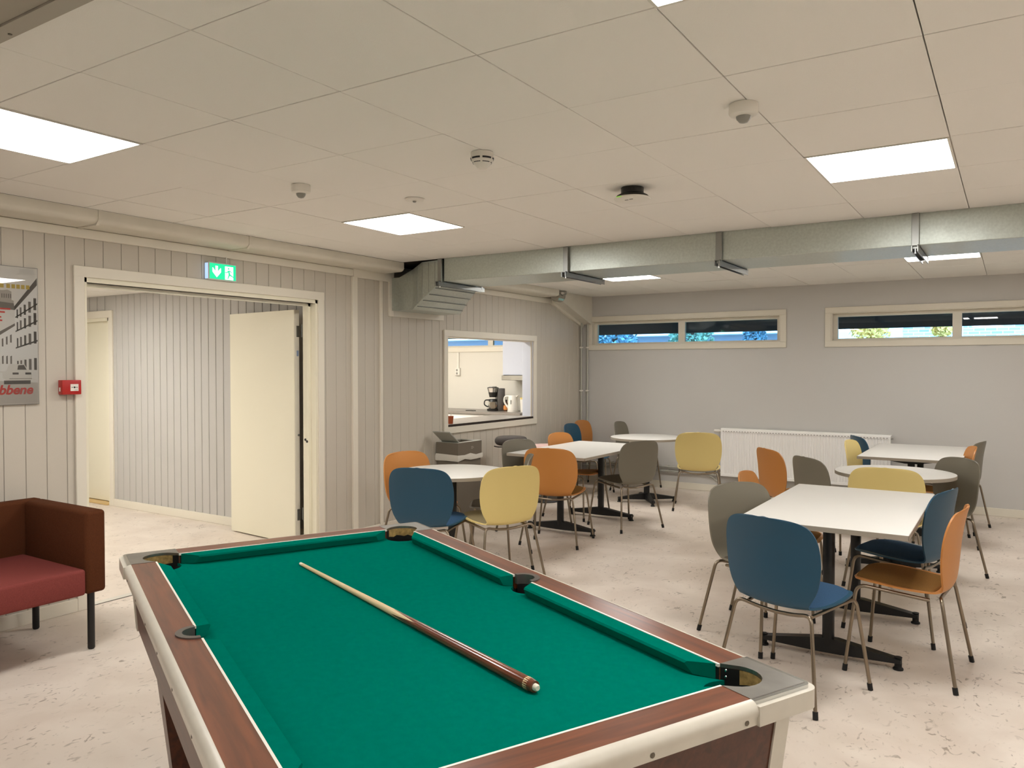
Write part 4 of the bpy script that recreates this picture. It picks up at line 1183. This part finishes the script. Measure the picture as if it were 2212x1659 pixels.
lobj('body', [(0, .022), (.074, .022), (.076, .05), (.062, .22), (.055, .235), (0, .24)], M['white'], kt, 28)
tubeobj('handle', fillet([(-.055, 0, .225), (-.125, 0, .22), (-.135, 0, .14), (-.075, 0, .06)], .05), .013, M['white'], kt, 10)
extr('spout', [(.05, .20), (.09, .235), (.05, .235)], 1, -.02, .02, M['white'], kt)
box('water_gauge', (-.01, .01, -.0705, -.067, .07, .17), M['greydome'], kt)
cn = thing('canister', 'white canister with yellow lid at the cabinet edge', 'canister', (-5.84, 9.42, .95))
lobj('body', [(0, 0), (.06, 0), (.062, .18), (0, .18)], M['white'], cn, 24)
lobj('lid', [(0, .18), (.064, .18), (.064, .205), (0, .207)], mat('canister_lid_yellow', 'd9c27a', .4), cn, 24)
ph = box('phone', (-6.72, -6.58, 9.20, 9.27, .95, .96), M['black_plastic'], None, .003, 1)
tag(ph, 'flat black object lying before the coffee maker', 'phone')
so_ = thing('wall_socket', 'white double socket with vertical trunking on the kitchen wall', 'socket', (-7.24, YB, 1.46))
box('plate', (-.045, .045, -.035, 0, 0, .115), M['white'], so_, .004, 1)
box('trunking', (-.015, .02, -.02, 0, .115, .355), M['white'], so_)
for z_ in (.033, .082):
    o_ = lobj('outlet', [(0, 0), (.018, 0), (.018, .001), (0, .001)], M['greydome'], so_, 14)
    o_.matrix_local = Matrix.Translation((-.005, -.0352, z_)) @ Matrix.Rotation(R(90), 4, 'X')
for k, (kx, ky) in enumerate(((-6.6, 6.4), (-6.6, 7.5), (-8.0, 6.4), (-8.0, 7.5))):
    lamp(kx, ky, H - .025, 'square ceiling light inside the kitchen', M['panelk'], 'kitchen ceiling lights')
for kx, ky in ((-8.29, 3.2), (-7.09, 2.0)):
    lamp(kx, ky, 2.40, 'square ceiling light in the hallway', M['panelh'], 'hallway ceiling lights')

# ------------------------------------------------------------------ outside
ev = thing('roof_eave', 'dark roof overhang seen through the strip windows', 'eave', (-2, 10.7, 2.4))
box('soffit', (-12, 12, -.74, .75, .05, .12), M['eave'], ev)
box('fascia', (-12, 12, .72, .78, -.29, .15), M['eave'], ev)
for k in range(16):
    box('rafter', (-8.4 + k * .9, -8.3 + k * .9, -.74, .72, -.06, .05), M['eave'], ev)
gr = box('ground', (-60, 60, YB + .3, 90, -.4, -.3), mat('ground_grass', '5f6b4a', .95, noise=(2, .2)))
tag(gr, 'ground outside the windows', 'ground', kind='structure')
brick = NT('pale_brick')
bt = brick.new('ShaderNodeTexBrick'); tc = brick.new('ShaderNodeTexCoord'); mp = brick.new('ShaderNodeMapping')
mp.inputs['Rotation'].default_value = (R(90), 0, 0)
brick.link(tc.outputs['Object'], mp.inputs[0]); brick.link(mp.outputs[0], bt.inputs['Vector'])
bt.inputs['Scale'].default_value = 1; bt.inputs['Brick Width'].default_value = .26; bt.inputs['Row Height'].default_value = .085; bt.inputs['Mortar Size'].default_value = .012
bt.inputs['Color1'].default_value = (*lin('d8dbe0'), 1); bt.inputs['Color2'].default_value = (*lin('9fa3ab'), 1); bt.inputs['Mortar'].default_value = (*lin('f2f2f2'), 1)
brick.link(bt.outputs['Color'], brick.b.inputs['Base Color']); brick.b.inputs['Roughness'].default_value = .9
bd = thing('brick_building', 'pale brick building outside the right window', 'building', (2, 24, 0))
box('wall', (-7.2, 9, 0, 6, -.3, 6), brick.m, bd)
box('roof', (-7.6, 9.4, -.3, 6.3, 6, 6.2), M['eave'], bd)
wp = mat('outside_white', 'eef2f8', .6)
for x_, w_ in ((-4.9, .35), (-3.35, .25), (1.1, 1.2), (3.3, .4)):
    box('pilaster', (x_, x_ + w_, -.06, 0, -.3, 3.4), wp, bd)
dr = boxes('porch', [(-1.35, -.15, -.30, 0, 2.72, 2.78), (-1.15, -1.02, -.08, 0, 0, 2.72), (-.55, -.42, -.08, 0, 0, 2.72)], wp, bd)
box('door', (-1.02, -.55, -.04, 0, 0, 2.6), mat('outside_dark', '39424d', .5), bd)
pv = box('garage_front', (-6.9, -5.4, -.10, 0, -.3, 3.3), mat('garage_white', 'e7e3da', .7), bd)
ab = thing('apartment_building', 'apartment block with balconies outside the left window', 'building', (-13, 46, 0))
box('wall', (-40, 9, 0, 8, -.3, 12), mat('apartment_wall', '8d98aa', .8), ab)
for k, z_ in enumerate((1.2, 3.55, 5.9, 8.3)):
    box('balcony', (-39.5, 8.8, -1.3, 0, z_, z_ + .22), wp, ab)
    for j in range(-17, 9):
        wv = box('window', (-7.2 + j * 1.8, -6.1 + j * 1.8, -.05, 0, z_ + .5, z_ + 1.9), wp, ab)
        box('pane', (-7.1 + j * 1.8, -6.2 + j * 1.8, -.07, -.05, z_ + .6, z_ + 1.8), mat('far_pane', '3c5273', .3) if k == 0 and j == -17 else bpy.data.materials['far_pane'], wv)
def tree(x_, y_, h, cr, cz, m, label, n=700, cone=False):
    t_ = thing('tree', label, 'tree', (x_, y_, -.3))
    tubeobj('trunk', [(0, 0, 0), (.03, 0, h * .5), (0, .05, h * .92)], [.14, .09, .03], mat('bark', '4a3d32', .9) if 'bark' not in bpy.data.materials else bpy.data.materials['bark'], t_, 8)
    bm = bmesh.new()
    for k in range(n):
        if cone:
            f = random.random() ** 1.5; rr = cr * (1 - f) * (.55 + .45 * random.random()); a_ = random.uniform(0, 6.283)
            p = Vector((rr * math.cos(a_), rr * math.sin(a_), cz + f * (h - cz)))
        else:
            d_ = Vector((random.gauss(0, 1), random.gauss(0, 1), random.gauss(0, 1))).normalized() * (random.random() ** .4) * cr
            p = Vector((0, 0, cz)) + d_
        s_ = random.uniform(.03, .08) * (1.3 if cone else 1)
        u = Vector((random.gauss(0, 1), random.gauss(0, 1), random.gauss(0, 1))).normalized(); v = u.orthogonal().normalized()
        bm.faces.new([bm.verts.new(p + u * s_ * a + v * s_ * .6 * b) for a, b in ((-1, 0), (0, -1), (1, 0), (0, 1))])
    o = finish(bm, 'foliage', m, t_); o['kind'] = 'stuff'
random.seed(7)
yl = mat('leaf_yellow', 'ffd27a', .8, noise=(3, .2)); gn = mat('leaf_green', '6f9a86', .8, noise=(2, .25)); gn2 = mat('leaf_bluegreen', '5f8da0', .8, noise=(2, .25))
for k, (x_, y_, h, cr, cz, m, lab, n, cone) in enumerate(((-3.1, 22.0, 4.2, .55, 3.0, yl, 'yellow birch left of the right window view', 1100, False), (-1.47, 22.0, 4.0, .26, 2.9, yl, 'small yellow birch by the mullion of the right window', 600, False), (-11.3, 24, 7, 1.2, .8, gn2, 'blue green spruce at the left of the left window', 9000, True), (-9.0, 25, 7, 1.1, .7, gn, 'green spruce beside the apartment block', 8000, True),
        (-13.7, 26, 7.5, 1.2, .6, gn, 'dark green spruce near the window corner', 8000, True), (-7.3, 26.5, 5.5, .7, .9, gn2, 'small spruce at the left window mullion', 5000, True))):
    tree(x_, y_, h, cr, cz, m, lab, n, cone)
